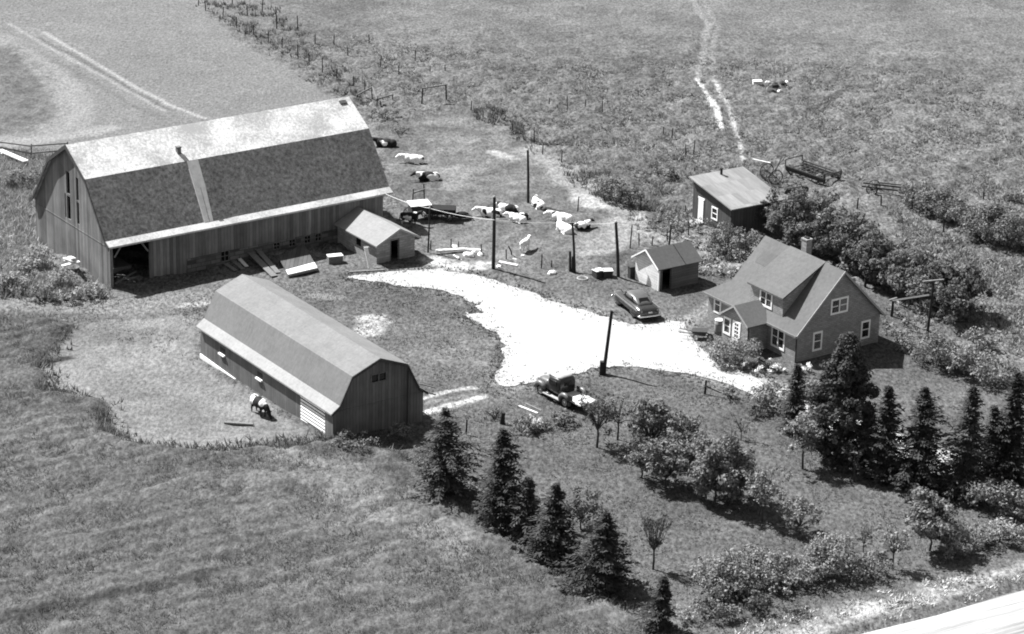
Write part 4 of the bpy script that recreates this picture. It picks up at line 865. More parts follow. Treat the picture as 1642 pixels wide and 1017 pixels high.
def leaves(centers, radii, per, ls, rs, flat=.75):
    """leaf faces scattered through clumps"""
    C, N = [], []
    for c, r in zip(centers, radii):
        n = max(12, int(per*(r/.5)**2)); d = unit(rs.normal(size=(n, 3))); q = rs.rand(n, 1)**.45
        C.append(np.array(c)+d*q*np.array([r, r, r*flat])); N.append(d*.8+rs.normal(size=(n, 3))*.55+np.array([0, 0, .55]))
    C = np.concatenate(C); N = unit(np.concatenate(N)); T = unit(np.cross(N, rs.normal(size=N.shape)))
    n = len(C); s = ls*(.45+1.25*rs.rand(n)**2); return quads(C, T, N, s, s*(.5+.25*rs.rand(n)))
def crown_clumps(rs, n, rx, rz, z0, shell=.55, lean=0):
    cs, rr = [], []; sd_ = rs.randint(1000)
    while len(cs) < n:
        d = rs.normal(size=3); d /= np.linalg.norm(d); q = (shell+(1-shell)*rs.rand())*(.7+.5*rs.rand())*(.82+.3*vnoise(np.array([d[0]*1.6+7]), np.array([d[1]*1.6+d[2]*2+3]), sd_)[0])
        c = np.array([d[0]*rx*q, d[1]*rx*q, z0+d[2]*rz*q]); cs.append(c); rr.append((.13+.2*rs.rand())*min(rx, rz*1.2))
    return cs, rr
def broadleaf(name, loc, h, w, label, leaf, seed, group=None, trunk=.3, n=14, per=42, ls=.13, shell=.55, cat='tree', stems=1):
    rs = np.random.RandomState(seed); t = thing(name, label, cat, loc, 0, group)
    rx = w/2*1.02; rz = h*(1-trunk)/2*1.06; z0 = h*trunk+rz*.95; n = int(n*3.0); per = int(per*2.6); ls *= .66; cs, rr = crown_clumps(rs, n, rx*.9, rz*.9, z0, shell*.7)
    m = MB(); th = h*(trunk+.12); rb = max(.04, h*.022)
    for s in range(stems):
        bx, by = (0, 0) if stems == 1 else (rs.normal()*.12, rs.normal()*.12); m.tube([(bx, by, -.15), (bx*1.3+rs.normal()*.05, by*1.3+rs.normal()*.05, th*.6), (bx*1.6, by*1.6, th)], [rb, rb*.8, rb*.6], 6)
    for c in cs[:max(5, n//2)]:
        mid = np.array([c[0]*.45, c[1]*.45, th+(c[2]-th)*.5]); m.tube([(0, 0, th*.85), tuple(mid), tuple(c)], [rb*.5, rb*.33, .012], 5)
    m.build('trunk', BARK, t)
    V, F = leaves(cs, rr, per, ls, rs); np_mesh('crown', V, F, leaf, t); return t
def bush(name, loc, h, w, label, leaf, seed, group=None, n=9, per=46, ls=.12, cat='bush', wy=None):
    n = int(n*2.4)
    rs = np.random.RandomState(seed); t = thing(name, label, cat, loc, 0, group); cs, rr = [], []
    for k in range(n):
        a = rs.rand()*6.28; q = rs.rand()**.6; x = math.cos(a)*q*w*.46; y = math.sin(a)*q*(wy or w)*.46; z = h*(.25+.5*rs.rand()*(1-.55*q*q)); cs.append((x, y, z)); rr.append(min(h*.5, w*.3)*(.28+.45*rs.rand()))
    m = MB()
    for c in cs[:6]: m.tube([(c[0]*.2, c[1]*.2, -.1), (c[0]*.7, c[1]*.7, c[2]*.7), c], [.035, .025, .01], 4)
    m.build('stems', BARK, t)
    V, F = leaves(cs, rr, per*2.4, ls*.62, rs, .85); V[:, 2] = np.maximum(V[:, 2], .01); np_mesh('foliage', V, F, leaf, t); return t
LD, LM, LL, LP, LC, LC2 = leaf_mat('dark_leaves', .19), leaf_mat('green_leaves', .27, .55), leaf_mat('light_leaves', .33, .5), leaf_mat('pale_leaves', .46), leaf_mat('spruce_needles', .095), leaf_mat('pine_needles', .125)
LW = leaf_mat('white_blossom', .75, .2)
def pl(bx, by, top, wpx):
    p = G(bx, by); w, h = size_at(p, wpx, by-top); return p, h, w
# ---- spruces along the field edge and by the road
for i, (bx, by, top, w, nm, lab, lf, sp) in enumerate([
    (712, 797, 655, 128, 'spruce_tree', 'broad ragged spruce nearest the long shed at the field edge', LC2, .8),
    (803, 848, 688, 88, 'spruce_tree', 'tall narrow pointed spruce, second in the field edge row', LC, 1.1),
    (845, 868, 765, 66, 'spruce_tree', 'short spruce squeezed between two taller ones in the field edge row', LC2, 1),
    (888, 903, 775, 92, 'spruce_tree', 'dense dark spruce in the middle of the field edge row', LC, 1.2),
    (968, 946, 820, 100, 'spruce_tree', 'wide dark spruce at the lower end of the field edge row', LC, 1.2),
    (1061, 1012, 924, 52, 'spruce_tree', 'small slim spruce at the bottom of the picture near the road', LC, 1.2),
    (1414, 770, 620, 88, 'spruce_tree', 'pointed spruce just right of the big pine by the lane', LC, 1.1),
    (1470, 780, 622, 112, 'spruce_tree', 'widest spruce of the lane row with a bushy top', LC, 1.2),
    (1546, 795, 620, 92, 'spruce_tree', 'slender spire spruce standing right of the pale lane gap', LC2, 1.1),
    (1583, 778, 652, 60, 'spruce_tree', 'thin half hidden spruce between two taller ones by the lane', LC2, .9),
    (1616, 775, 598, 104, 'spruce_tree', 'tall dark spruce at the right edge of the picture', LC, 1.1),
    (1272, 690, 585, 62, 'spruce_tree', 'dark bushy young spruce left of the big pine', LC2, 1.0),
    (1385, 742, 660, 40, 'spruce_tree', 'little pale spruce in front of the big pine', LC2, .9)]):
    p, h, w_ = pl(bx, by, top, w); conifer(nm, p, h, w_/2, lab, lf, 100+i, 'spruces round the lawn', .04, sp, .68)
# ---- the big white pine: heavy rounded boughs
p, h, w_ = pl(1346, 742, 530, 128); rs = np.random.RandomState(7)
t = thing('pine_tree', 'big dark rounded pine standing in front of the farmhouse gable', 'tree', p)
m = MB(); m.tube([(0, 0, -.2), (.05, .03, h*.4), (0, 0, h*.96)], [.2, .15, .03], 8); cs, rr = [], []
for i in range(170):
    f = (i+.5)/170; z = h*(.03+.94*f); a = i*2.4+rs.normal()*.3; rad = w_/2*(min(1, .75+f) if f < .3 else 1.05*(1-((f-.3)/.72)**1.1))*(.25+.75*rs.rand()**.7); c = (rad*math.cos(a), rad*math.sin(a), z+rad*.08)
    cs.append(c); rr.append(.34+.3*rs.rand()); m.tube([(0, 0, z-rad*.12), c], [.05, .015], 5)
m.build('trunk', BARK, t); V, F = leaves(cs, rr, 210, .1, rs, .7); np_mesh('crown', V, F, leaf_mat('dark_pine_needles', .115), t)
# ---- orchard and lawn trees
OR = 'orchard trees on the lawn'
for i, (bx, by, top, w, lab, lf, tr, n, per, ls) in enumerate([
    (957, 718, 618, 78, 'slim open orchard tree nearest the pickup truck', LD, .22, 15, 34, .12),
    (990, 706, 622, 60, 'thin light orchard tree just behind the slim open one', LM, .26, 11, 24, .11),
    (1042, 730, 622, 92, 'leafy upper orchard tree in the middle of the lawn', LM, .08, 22, 50, .14),
    (1094, 735, 658, 80, 'small spreading orchard tree behind the middle orchard tree', LM, .1, 16, 44, .13),
    (1068, 782, 692, 96, 'round orchard tree left of the densest one', LM, .08, 20, 48, .14),
    (1145, 806, 690, 116, 'densest orchard tree with deep shade below', LM, .08, 28, 56, .15),
    (1028, 768, 690, 72, 'leafy orchard tree in front of the middle orchard tree', LM, .1, 14, 44, .13),
    (1112, 765, 690, 84, 'broad orchard tree between the round and the densest ones', LM, .1, 15, 46, .14),
    (1186, 800, 716, 74, 'leafy orchard tree just right of the densest one', LM, .1, 14, 44, .13),
    (1222, 838, 732, 84, 'pale loose orchard tree right of the densest one', LL, .12, 15, 32, .12),
    (1282, 856, 788, 76, 'low pale orchard tree, last of the middle row', LL, .08, 13, 36, .12),
    (1287, 752, 655, 88, 'light leaved tree with visible trunk below the big pine', LL, .28, 18, 40, .13),
    (1188, 706, 664, 50, 'wispy sapling alone on the upper lawn', LM, .25, 8, 12, .09),
    (1369, 772, 705, 34, 'spindly sapling on the lawn below the lane spruces', LL, .2, 7, 16, .1),
    (1384, 888, 838, 44, 'small dark round tree near the road bushes', LD, .25, 9, 36, .11),
    (1431, 912, 838, 72, 'pale thin tree beside the large roadside tree', LL, .28, 13, 26, .12),
    (1490, 884, 790, 122, 'large light tree in the roadside row', LM, .15, 24, 48, .15),
    (932, 850, 778, 76, 'leafy round tree behind the field edge spruces', LD, .15, 14, 40, .13)]):
    p, h, w_ = pl(bx, by, top, w); broadleaf('orchard_tree', p, h, w_*1.05, lab, lf, 200+i, OR, tr, n, per, ls)
# vase shaped young tree
p, h, w_ = pl(1047, 913, 830, 58); rs = np.random.RandomState(3); t = thing('young_tree', 'vase shaped young tree with bare trunk standing alone on the lower lawn', 'tree', p)
m = MB(); m.tube([(0, 0, -.2), (.03, 0, h*.22), (0, 0, h*.4)], [.08, .065, .06], 6); C, T, N, L, W = [], [], [], [], []
for k in range(26):
    a = k*2.4; rr_ = w_/2*(.25+.75*rs.rand()); zt = h*(1.0-.28*(rr_/(w_/2))**2*rs.rand()); e = (rr_*math.cos(a), rr_*math.sin(a), zt); md = (e[0]*.6, e[1]*.6, h*.38+(zt-h*.38)*.42)
    m.tube([(0, 0, h*.37), md, e], [.03, .018, .006], 4)
    for j in range(26):
        q = .25+.75*rs.rand(); b_ = np.array(md)*(1-q)+np.array(e)*q if q > .5 else np.array(md)*q*1.6+np.array([0, 0, h*.38])*(1-q*1.6); C.append(b_+rs.normal(size=3)*.07); T.append((e[0]*.4+rs.normal()*.3, e[1]*.4+rs.normal()*.3, .9)); N.append(rs.normal(size=3)); L.append(.09+.05*rs.rand()); W.append(.04)
m.build('trunk', BARK, t); V, F = quads(np.array(C), unit(np.array(T)), unit(np.array(N)), np.array(L), np.array(W)); np_mesh('crown', V, F, LD, t)
# ---- windbreak behind the house
WB = 'windbreak behind the farmhouse'
for i, (bx, by, top, w, lab, lf) in enumerate([
    (1244, 372, 318, 70, 'bushy tree at the shack wall, first of the windbreak', LD), (1282, 398, 302, 96, 'broad tree behind the farmhouse chimney in the windbreak', LD),
    (1318, 410, 328, 92, 'dark tree right of the chimney in the windbreak', LM), (1360, 428, 344, 96, 'dense tree in the middle of the windbreak', LD),
    (1396, 446, 372, 84, 'rounded tree near the right half of the windbreak', LD), (1432, 458, 400, 78, 'lower tree above the farmhouse gable peak', LM),
    (1470, 474, 408, 80, 'light tree above the pole with crossbar', LM), (1504, 492, 420, 70, 'dark tree at the right end of the windbreak', LD),
    (1262, 384, 330, 70, 'low bushy tree between the shack and the broad windbreak tree', LD), (1300, 408, 345, 80, 'low dark tree hiding the foot of the windbreak near the chimney', LD), (1340, 424, 360, 84, 'low leafy tree at the front of the windbreak middle', LD), (1378, 442, 380, 80, 'second low leafy tree at the front of the windbreak', LM), (1414, 462, 400, 70, 'brushy low tree left of the one above the gable peak', LD), (1452, 480, 425, 70, 'brushy low tree right of the gable peak', LM), (1488, 500, 440, 66, 'brushy low tree behind the tall clothesline post', LM), (1545, 508, 428, 72, 'spiky dark tree standing at the garden corner', LC2), (1530, 520, 462, 74, 'low dark tree below the spiky one', LD)]):
    p, h, w_ = pl(bx, by, top, w); broadleaf('windbreak_tree', p, h*1.1, w_*1.2, lab, lf, 300+i, WB, .06, 20, 50, .15)
# ---- bushes
for i, (bx, by, top, w, nm, lab, lf, n) in enumerate([
    (1165, 410, 345, 66, 'shrub', 'tall shrub in front of the shack window', LM, 12), (1200, 412, 352, 62, 'shrub', 'round leafy shrub under the shack roof corner', LM, 12),
    (985, 325, 276, 58, 'shrub', 'bushy shrub beside the worn cow path', LM, 11), (1012, 332, 286, 44, 'shrub', 'darker shrub at the end of the worn cow path', LD, 10),
    (1090, 372, 345, 120, 'shrub', 'weedy shrubs along the fence left of the shack', LL, 14), (960, 300, 282, 60, 'shrub', 'low scrub on the fence line above the cow path', LL, 9), (1060, 282, 258, 70, 'shrub', 'low weedy scrub in the fence corner above the shack', LM, 9),
    (1476, 330, 286, 70, 'hedge_bush', 'first bush of the right hand hedge beside the wagon gear', LM, 11), (1512, 345, 296, 72, 'hedge_bush', 'second bush from the left in the right hand hedge', LM, 11), (1548, 365, 305, 76, 'hedge_bush', 'third bush from the left in the right hand hedge', LM, 12),
    (1588, 388, 316, 88, 'hedge_bush', 'biggest bush of the right hand hedge', LM, 14), (1630, 402, 332, 84, 'hedge_bush', 'last bush of the right hand hedge at the picture edge', LD, 13), (1494, 340, 300, 64, 'hedge_bush', 'low bush filling the hedge between its first and second bushes', LM, 10), (1530, 356, 312, 66, 'hedge_bush', 'low bush filling the hedge between its second and third bushes', LD, 10), (1568, 378, 322, 70, 'hedge_bush', 'dark bush filling the hedge before its biggest bush', LD, 11), (1610, 398, 336, 72, 'hedge_bush', 'bush filling the hedge after its biggest bush', LM, 11), (1460, 318, 288, 50, 'hedge_bush', 'ragged little bush at the wagon end of the hedge', LM, 8), (1580, 306, 290, 60, 'hedge_bush', 'low scrub in the meadow above the right hand hedge', LM, 8), (1625, 330, 306, 60, 'hedge_bush', 'low dark scrub at the right edge above the hedge', LD, 8),
    (1500, 588, 528, 84, 'garden_shrub', 'leafy garden shrub beside the clothesline pole', LM, 13), (1540, 600, 540, 86, 'garden_shrub', 'wide garden shrub in the middle of the row right of the house', LL, 13), (1588, 615, 556, 76, 'garden_shrub', 'rounded garden shrub at the right end of the row', LL, 12), (1632, 618, 575, 50, 'garden_shrub', 'small dark garden shrub at the picture edge', LD, 9), (1570, 560, 520, 56, 'garden_shrub', 'pale weedy shrub behind the garden row', LL, 9), (1455, 560, 528, 50, 'garden_shrub', 'low mixed garden plants beside the farmhouse back corner', LL, 9),
    (1178, 583, 535, 86, 'flower_bed', 'light leafy flower bed in front of the entry porch', LL, 14), (1150, 560, 535, 44, 'flower_bed', 'low plants beside the rain barrel', LM, 8),
    (1238, 652, 596, 70, 'flowering_shrub', 'pale flowering shrub by the lane below the house', LL, 12), (1172, 640, 612, 34, 'shrub', 'small ragged shrub at the lawn edge by the lane', LM, 7), (1215, 668, 640, 40, 'shrub', 'dark low shrub below the flowering one', LD, 7),
    (1305, 640, 600, 60, 'shrub', 'bushy shrub between the lane and the big pine', LM, 10),
    (1590, 822, 752, 84, 'round_shrub', 'round clipped looking dark shrub under the lane spruces', LM, 14), (1632, 835, 775, 66, 'round_shrub', 'round shrub at the right edge under the tall spruce', LM, 12), (1552, 800, 760, 70, 'shrub', 'dark shrub at the foot of the spire spruce', LD, 11),
    (1160, 945, 868, 112, 'roadside_bush', 'largest pale bush beside the vase shaped tree', LL, 16), (1218, 928, 868, 100, 'roadside_bush', 'bush joined to the largest pale one on its right', LL, 14), (1246, 952, 910, 52, 'roadside_bush', 'bright pale bush standing alone above the verge', LP, 8),
    (1335, 920, 848, 112, 'roadside_bush', 'wide low light bush in the middle of the roadside row', LL, 16), (1566, 878, 828, 58, 'roadside_bush', 'leafy bush at the right of the roadside row', LL, 9), (1602, 868, 820, 66, 'roadside_bush', 'pale bush with white tips at the far right of the roadside row', LP, 10), (1632, 862, 838, 40, 'roadside_bush', 'small bush at the picture edge near the road', LM, 7),
    (1280, 935, 880, 76, 'roadside_bush', 'loose bush filling the gap left of the wide low one', LL, 10), (1395, 925, 868, 66, 'roadside_bush', 'thin light bush right of the wide low one', LL, 8), (1526, 892, 838, 62, 'roadside_bush', 'dark bush at the foot of the large light roadside tree', LM, 9), (1190, 962, 908, 70, 'roadside_bush', 'shaded bush in front of the joined pale bushes', LM, 9), (1322, 948, 926, 50, 'low_shrub', 'flat dark shrub on the verge right of the bright bush', LD, 7), (1213, 985, 948, 44, 'low_shrub', 'dark compact shrub on the verge by the largest bushes', LD, 8), (1150, 985, 944, 84, 'low_shrub', 'straggly shrub on the verge below the largest bush', LM, 11), (1102, 998, 966, 42, 'low_shrub', 'bright pale grass clump beside the slim spruce', LP, 8), (1268, 985, 958, 60, 'low_shrub', 'dark shrub at the edge of the pale verge', LD, 8),
    (570, 720, 690, 78, 'weed_clump', 'weedy bush under the gable of the long shed', LM, 10), (645, 705, 668, 44, 'weed_clump', 'weeds at the right corner of the long shed', LM, 8), (690, 760, 690, 60, 'weed_clump', 'leafy brush on the left of the ragged spruce', LM, 10),
    (838, 695, 665, 58, 'flower_border', 'dark flower border beyond the lawn fence post', LM, 9), (905, 682, 652, 44, 'flower_border', 'rounded flower border just below the truck wheel', LM, 8), (872, 690, 668, 40, 'flower_border', 'low border plants between the white flowers and the truck', LD, 7), (795, 670, 650, 40, 'flower_border', 'thin weeds by the upright stump', LM, 7),
    (34, 300, 268, 66, 'weed_clump', 'dark weeds under the rail fence left of the barn', LM, 10), (62, 430, 388, 56, 'weed_clump', 'tall weeds against the left end of the barn gable', LP, 10), (98, 462, 425, 50, 'weed_clump', 'tall weeds at the middle of the barn gable', LP, 9), (20, 468, 430, 60, 'weed_clump', 'tall weeds at the left edge below the barn', LP, 10), (146, 478, 446, 44, 'weed_clump', 'tall weeds at the near barn corner', LP, 8), (70, 482, 448, 48, 'weed_clump', 'weeds along the yard below the barn', LL, 8), (112, 484, 456, 40, 'weed_clump', 'low weeds between the yard and the barn gable', LP, 7), (34, 440, 410, 50, 'weed_clump', 'loose weeds on the slope left of the barn', LP, 8),
    (615, 190, 172, 60, 'weed_clump', 'dark brush behind the far end of the barn roof', LD, 9), (640, 215, 200, 40, 'weed_clump', 'low brush just below the dark brush beyond the barn', LM, 7)]):
    p, h, w_ = pl(bx, by, top, w); bush(nm, p, h, w_, lab, lf, 400+i, 'shrubs and weeds round the farm', n, 40 if h > 1.5 else 34, .13 if h > 1.2 else .10, 'shrub')
# ---- white flowers
for i, (bx, by, top, w, lab) in enumerate([(1205, 588, 566, 34, 'white flowers below the porch corner'), (1225, 600, 584, 34, 'white flowers lower down beside the lane'), (1292, 600, 582, 34, 'white flowers under the gable window'), (1250, 598, 586, 30, 'white flowers below the front window'), (1232, 640, 614, 40, 'white blossom on the shrub by the lane'), (1262, 640, 615, 34, 'white blossom right of the flowering shrub'), (857, 690, 668, 26, 'white lilies in the border beyond the lawn'), (1310, 652, 636, 34, 'white flowers by the foot of the big pine')]):
    p, h, w_ = pl(bx, by, top, w); rs = np.random.RandomState(900+i); t = thing('white_flowers', lab, 'flowers', p, 0, 'white flower clumps')
    cs = [(rs.normal()*w_*.25, rs.normal()*w_*.25, h*(.4+.5*rs.rand())) for k in range(9)]
    V, F = leaves(cs, [.2]*9, 70, .085, rs); np_mesh('blossoms', V, F, LW, t); V, F = leaves([(c[0], c[1], c[2]*.5) for c in cs], [.22]*9, 60, .09, rs); V[:, 2] = np.maximum(V[:, 2], .01); np_mesh('foliage', V, F, LM, t)
# ---- garden rows beside the small shed
p0 = G(1165, 425); rs = np.random.RandomState(55); cs = []; rr = []
for k in range(150):
    q = G(1085+145*rs.rand(), 385+60*rs.rand())
    if (Vector((10.689, 193.208, 0))-q).length < 4.6: continue
    cs.append((q.x-p0.x, q.y-p0.y, .12+.35*rs.rand())); rr.append(.22+.18*rs.rand())
V, F = leaves(cs, rr, 60, .1, rs); V[:, 2] = np.maximum(V[:, 2], .02); o = np_mesh('garden_plants', V, F, LP); o.location = p0; tag(o, 'pale leafy vegetable garden between the small shed and the farmhouse', 'garden plants', None, 'stuff')
p0 = G(1440, 520); cs = []; rr = []
for k in range(90):
    q = G(1418+80*rs.rand(), 488+80*rs.rand()); cs.append((q.x-p0.x, q.y-p0.y, .1+.3*rs.rand())); rr.append(.2+.2*rs.rand())
V, F = leaves(cs, rr, 50, .1, rs); V[:, 2] = np.maximum(V[:, 2], .02); o = np_mesh('garden_plants', V, F, LL); o.location = p0; tag(o, 'mixed vegetable patch behind the farmhouse', 'garden plants', None, 'stuff')

# ---- grass and weeds too many to count
GE = leaf_mat('drive_edge_blades', .2, .5)
def grass(name, label, poly, n, h, w, m, seed, avoid=True, jitter=.5, blades=3, cluster=0):
    rs = np.random.RandomState(seed); P = np.array(wpoly(poly)); lo, hi = P.min(0), P.max(0); lo = np.maximum(lo, [-64, 124]); hi = np.minimum(hi, [64, 300])
    q = lo+(hi-lo)*rs.rand(n*3, 2); q = q[inpoly(q[:, 0]+rs.normal(size=len(q))*.6, q[:, 1]+rs.normal(size=len(q))*.6, [tuple(a_) for a_ in P])]
    if cluster: q = q[fbm(q[:, 0], q[:, 1], seed+5, cluster, 2) > .53]
    q = q[~inpoly(q[:, 0], q[:, 1], wpoly(DRIVE))]
    for (ox, oy, an, l_, v0, v1) in ((-29.2, 190.9, .62249, 23.6, -.1, 12.2), (-11.15, 163.98, 2.17909, 17.8, -6.8, .05), (19.63, 179.89, .61345, 7.7, -.1, 9.8), (10.69, 193.2, .587, 3.7, 0, 3), (16.78, 205.85, .585, 4.8, 0, 5)):
        dx_, dy_ = q[:, 0]-ox, q[:, 1]-oy; uu = dx_*math.cos(an)+dy_*math.sin(an); vv_ = -dx_*math.sin(an)+dy_*math.cos(an); q = q[~((uu > -.05) & (uu < l_) & (vv_ > v0) & (vv_ < v1))]
    q = q[:n]; k = len(q); z = hl(q[:, 0], q[:, 1])
    V = []; 
    for b_ in range(blades):
        a_ = rs.rand(k)*6.28; hh_ = h*(.5+.8*rs.rand(k)); ww = w*(.6+.8*rs.rand(k)); ox = rs.normal(size=k)*w*.8; oy = rs.normal(size=k)*w*.8; ln = rs.normal(size=(k, 2))*hh_[:, None]*jitter
        b0 = np.stack([q[:, 0]+ox-np.cos(a_)*ww, q[:, 1]+oy-np.sin(a_)*ww, z-.05], 1); b1 = np.stack([q[:, 0]+ox+np.cos(a_)*ww, q[:, 1]+oy+np.sin(a_)*ww, z-.05], 1); tp = np.stack([q[:, 0]+ox+ln[:, 0], q[:, 1]+oy+ln[:, 1], z+hh_], 1)
        V.append(np.stack([b0, b1, tp], 1))
    V = np.concatenate(V).reshape(-1, 3); o = np_mesh(name, V, np.arange(len(V)).reshape(-1, 3), m); return tag(o, label, 'grass', None, 'stuff')
GP, GG, GL, GW = leaf_mat('pasture_blades', .33, .5), leaf_mat('grain_blades', .24, .6), leaf_mat('lawn_blades', .22, .5), leaf_mat('weed_blades', .22, .6)
PASTP = [(380, 40), (900, 95), (1300, 100), (1642, 130), (1900, 140), (1900, 420), (1642, 420), (1450, 290), (1260, 300), (1110, 300), (1000, 330), (760, 165), (640, 150), (480, 90)]
grass('pasture_grass', 'rough tussocky grass across the pasture', PASTP, 22000, .2, .06, GP, 1, jitter=1.1)
grass('grain_crop', 'standing grain filling the lower left field', [(-80, 505), (60, 515), (100, 535), (60, 590), (75, 622), (160, 650), (170, 690), (205, 712), (300, 725), (400, 716), (520, 706), (640, 735), (830, 885), (1010, 1010), (1040, 1060), (-80, 1060)], 46000, .42, .06, GG, 2, jitter=.6)
grass('yard_grass', 'short grass on the yard and lawn', [(-80, 485), (620, 440), (800, 520), (800, 620), (1100, 600), (1250, 660), (1500, 760), (1700, 820), (1700, 900), (1200, 1030), (1000, 980), (690, 760), (530, 705), (330, 580), (110, 520)], 24000, .08, .05, GL, 3, jitter=1.2)
grass('meadow_grass', 'pale tall grass in the meadow beyond the house', [(1420, 330), (1560, 400), (1900, 470), (1900, 640), (1600, 560), (1480, 450)], 6000, .3, .08, GP, 4, jitter=.8)
grass('rough_weeds', 'rough pale weeds on the slope left of the barn', [(-100, 240), (110, 245), (66, 330), (66, 430), (180, 475), (-100, 480)], 11000, .5, .07, leaf_mat('pale_weed_blades', .5, .5), 5, jitter=.6)
grass('fence_weeds', 'dark weeds along the pasture fence lines', [(310, 0), (420, 0), (520, 80), (600, 140), (640, 180), (560, 165), (480, 110), (400, 60)], 2600, .42, .06, GW, 6, jitter=.5, cluster=1.3)
grass('fence_weeds', 'weeds lining the fence between cow yard and pasture', [(750, 165), (790, 170), (880, 235), (960, 290), (1000, 310), (985, 330), (930, 290), (860, 235), (770, 185)], 4200, .5, .06, GW, 7, jitter=.5, cluster=1.2)
grass('fence_weeds', 'weeds along the fence running up from the shack', [(1000, 320), (1040, 290), (1080, 262), (1110, 240), (1115, 262), (1060, 300), (1100, 340), (1120, 350), (1110, 372), (1010, 360)], 1100, .34, .06, GP, 8, jitter=.6, cluster=1.2)
grass('roadside_weeds', 'pale dry weeds on the verge above the road', [(1100, 1030), (1310, 985), (1480, 945), (1700, 890), (1700, 925), (1480, 970), (1320, 1015), (1290, 1050)], 4200, .15, .06, leaf_mat('dry_weed_blades', .6, .3), 9, jitter=1.0, cluster=.9)
grass('field_margin_grass', 'taller pale grass between the grain and the spruces', [(590, 715), (690, 770), (830, 880), (985, 970), (1090, 1030), (1040, 1040), (940, 970), (800, 880), (650, 760)], 3600, .3, .06, leaf_mat('pale_margin_blades', .4, .4), 10, jitter=.8)

rs = np.random.RandomState(77); dp = [tuple(G(*p)[:2]) for p in DRIVE+DRIVE[:1]]; pts = []
for (x0, y0), (x1, y1) in zip(dp[:-1], dp[1:]):
    n_ = int(math.hypot(x1-x0, y1-y0)*15); q_ = rs.rand(n_); pts.append(np.stack([x0+(x1-x0)*q_+rs.normal(size=n_)*.5, y0+(y1-y0)*q_+rs.normal(size=n_)*.7], 1))
pts = np.concatenate(pts); k = len(pts); z = hl(pts[:, 0], pts[:, 1]); V = []
for b_ in range(4):
    a_ = rs.rand(k)*6.28; w_ = .04+.05*rs.rand(k); h_ = .06+.12*rs.rand(k); o_ = rs.normal(size=(k, 2))*.07; l_ = rs.normal(size=(k, 2))*.1
    c0 = np.stack([pts[:, 0]+o_[:, 0], pts[:, 1]+o_[:, 1], z-.02], 1); d0_ = np.stack([np.cos(a_)*w_, np.sin(a_)*w_, 0*w_], 1); V.append(np.stack([c0-d0_, c0+d0_, c0+np.stack([l_[:, 0], l_[:, 1], h_], 1)], 1))
V = np.concatenate(V).reshape(-1, 3); tag(np_mesh('drive_edge_grass', V, np.arange(len(V)).reshape(-1, 3), GE), 'ragged grass tufts along the edges of the gravel drive', 'grass', None, 'stuff')

# ================================================================== POLES, FENCES, YARD THINGS
POLE = mat('dark_pole_wood', .045, .9, .3, 5)
def pole(base, top, r, label, name='utility_pole', extra=None, cat='pole', group='poles round the yard'):
    p = G(*base); s = FOC/depth(p); h = (base[1]-top[1])/(s*.935)
    lean = (top[0]-base[0])/s; t = thing(name, label, cat, p, 0, group)
    expect = h*sr_*.0
    m = MB(); m.tube([(0, 0, -.4), (lean*.5+.02, 0, h*.5), (lean, 0, h)], [r, r*.9, r*.78], 8); m.build('shaft', POLE, t)
    if extra: extra(t, h, lean)
    return t, h, lean
def caps(t, h, lean): m = MB(); m.ball((lean, 0, h+.03), .1, 8, 5); m.build('insulator', mat('grey_white_trim', .5), t)
wire_pts = []
t, h, l = pole((791, 433), (790, 318), .14, 'tall thick pole at the top edge of the gravel drive', extra=caps); wire_pts.append(t.location+Vector((l, -.15, h*.7)))
pole((847, 325), (844, 243), .11, 'bent pole behind the sitting white cow', extra=caps)
def stubs(t, h, l):
    m = MB(); m.tube([(-.35, .05, -.3), (-.42, .05, 1.6)], [.11, .09], 7); m.tube([(-.15, -.05, -.3), (-.2, 0, 1.2)], [.11, .09], 7); m.build('stub_post', POLE, t)
t, h, l = pole((922, 436), (915, 357), .1, 'leaning pole with two short stub posts at its foot', extra=stubs); wire_pts.append(t.location+Vector((l, -.1, h)))
t, h, l = pole((992, 446), (984, 358), .13, 'slanting pole left of the small shed', extra=caps); wire_pts.append(t.location+Vector((l, 0, h)))
def stub2(t, h, l):
    m = MB(); m.box(-.24, .02, -.2, .12, -.2, .95); m.box(.03, .2, -.15, .1, -.2, 1.25); m.build('stub_post', POLE, t)
pole((967, 600), (977, 498), .13, 'lone leaning pole with bolted stub in the lower edge of the drive', extra=stub2)
t, h, l = pole((686, 405), (688, 335), .07, 'thin pole right of the milk house', extra=caps); wire_pts.append(t.location+Vector((l, 0, h)))
t, h, l = pole((1072, 400), (1074, 360), .08, 'short pole behind the small shed roof', extra=caps); wire_pts.append(t.location+Vector((l, 0, h)))
wire_pts.append(barn.matrix_basis @ Vector((23.4, -.3, 3.3))); wire_pts.sort(key=lambda v: v.x)
m = MB(); pts = []
for a_, b_ in zip(wire_pts[:-1], wire_pts[1:]):
    n = 9
    for k in range(n): q = k/n; v = a_.lerp(b_, q); v.z -= .5*q*(1-q); pts.append(v)
pts.append(wire_pts[-1]); m.tube(pts, .018, 5); tag(m.build('overhead_wire', mat('bright_wire', .7, .6)), 'bright overhead wire strung from the barn past the yard poles', 'wire')
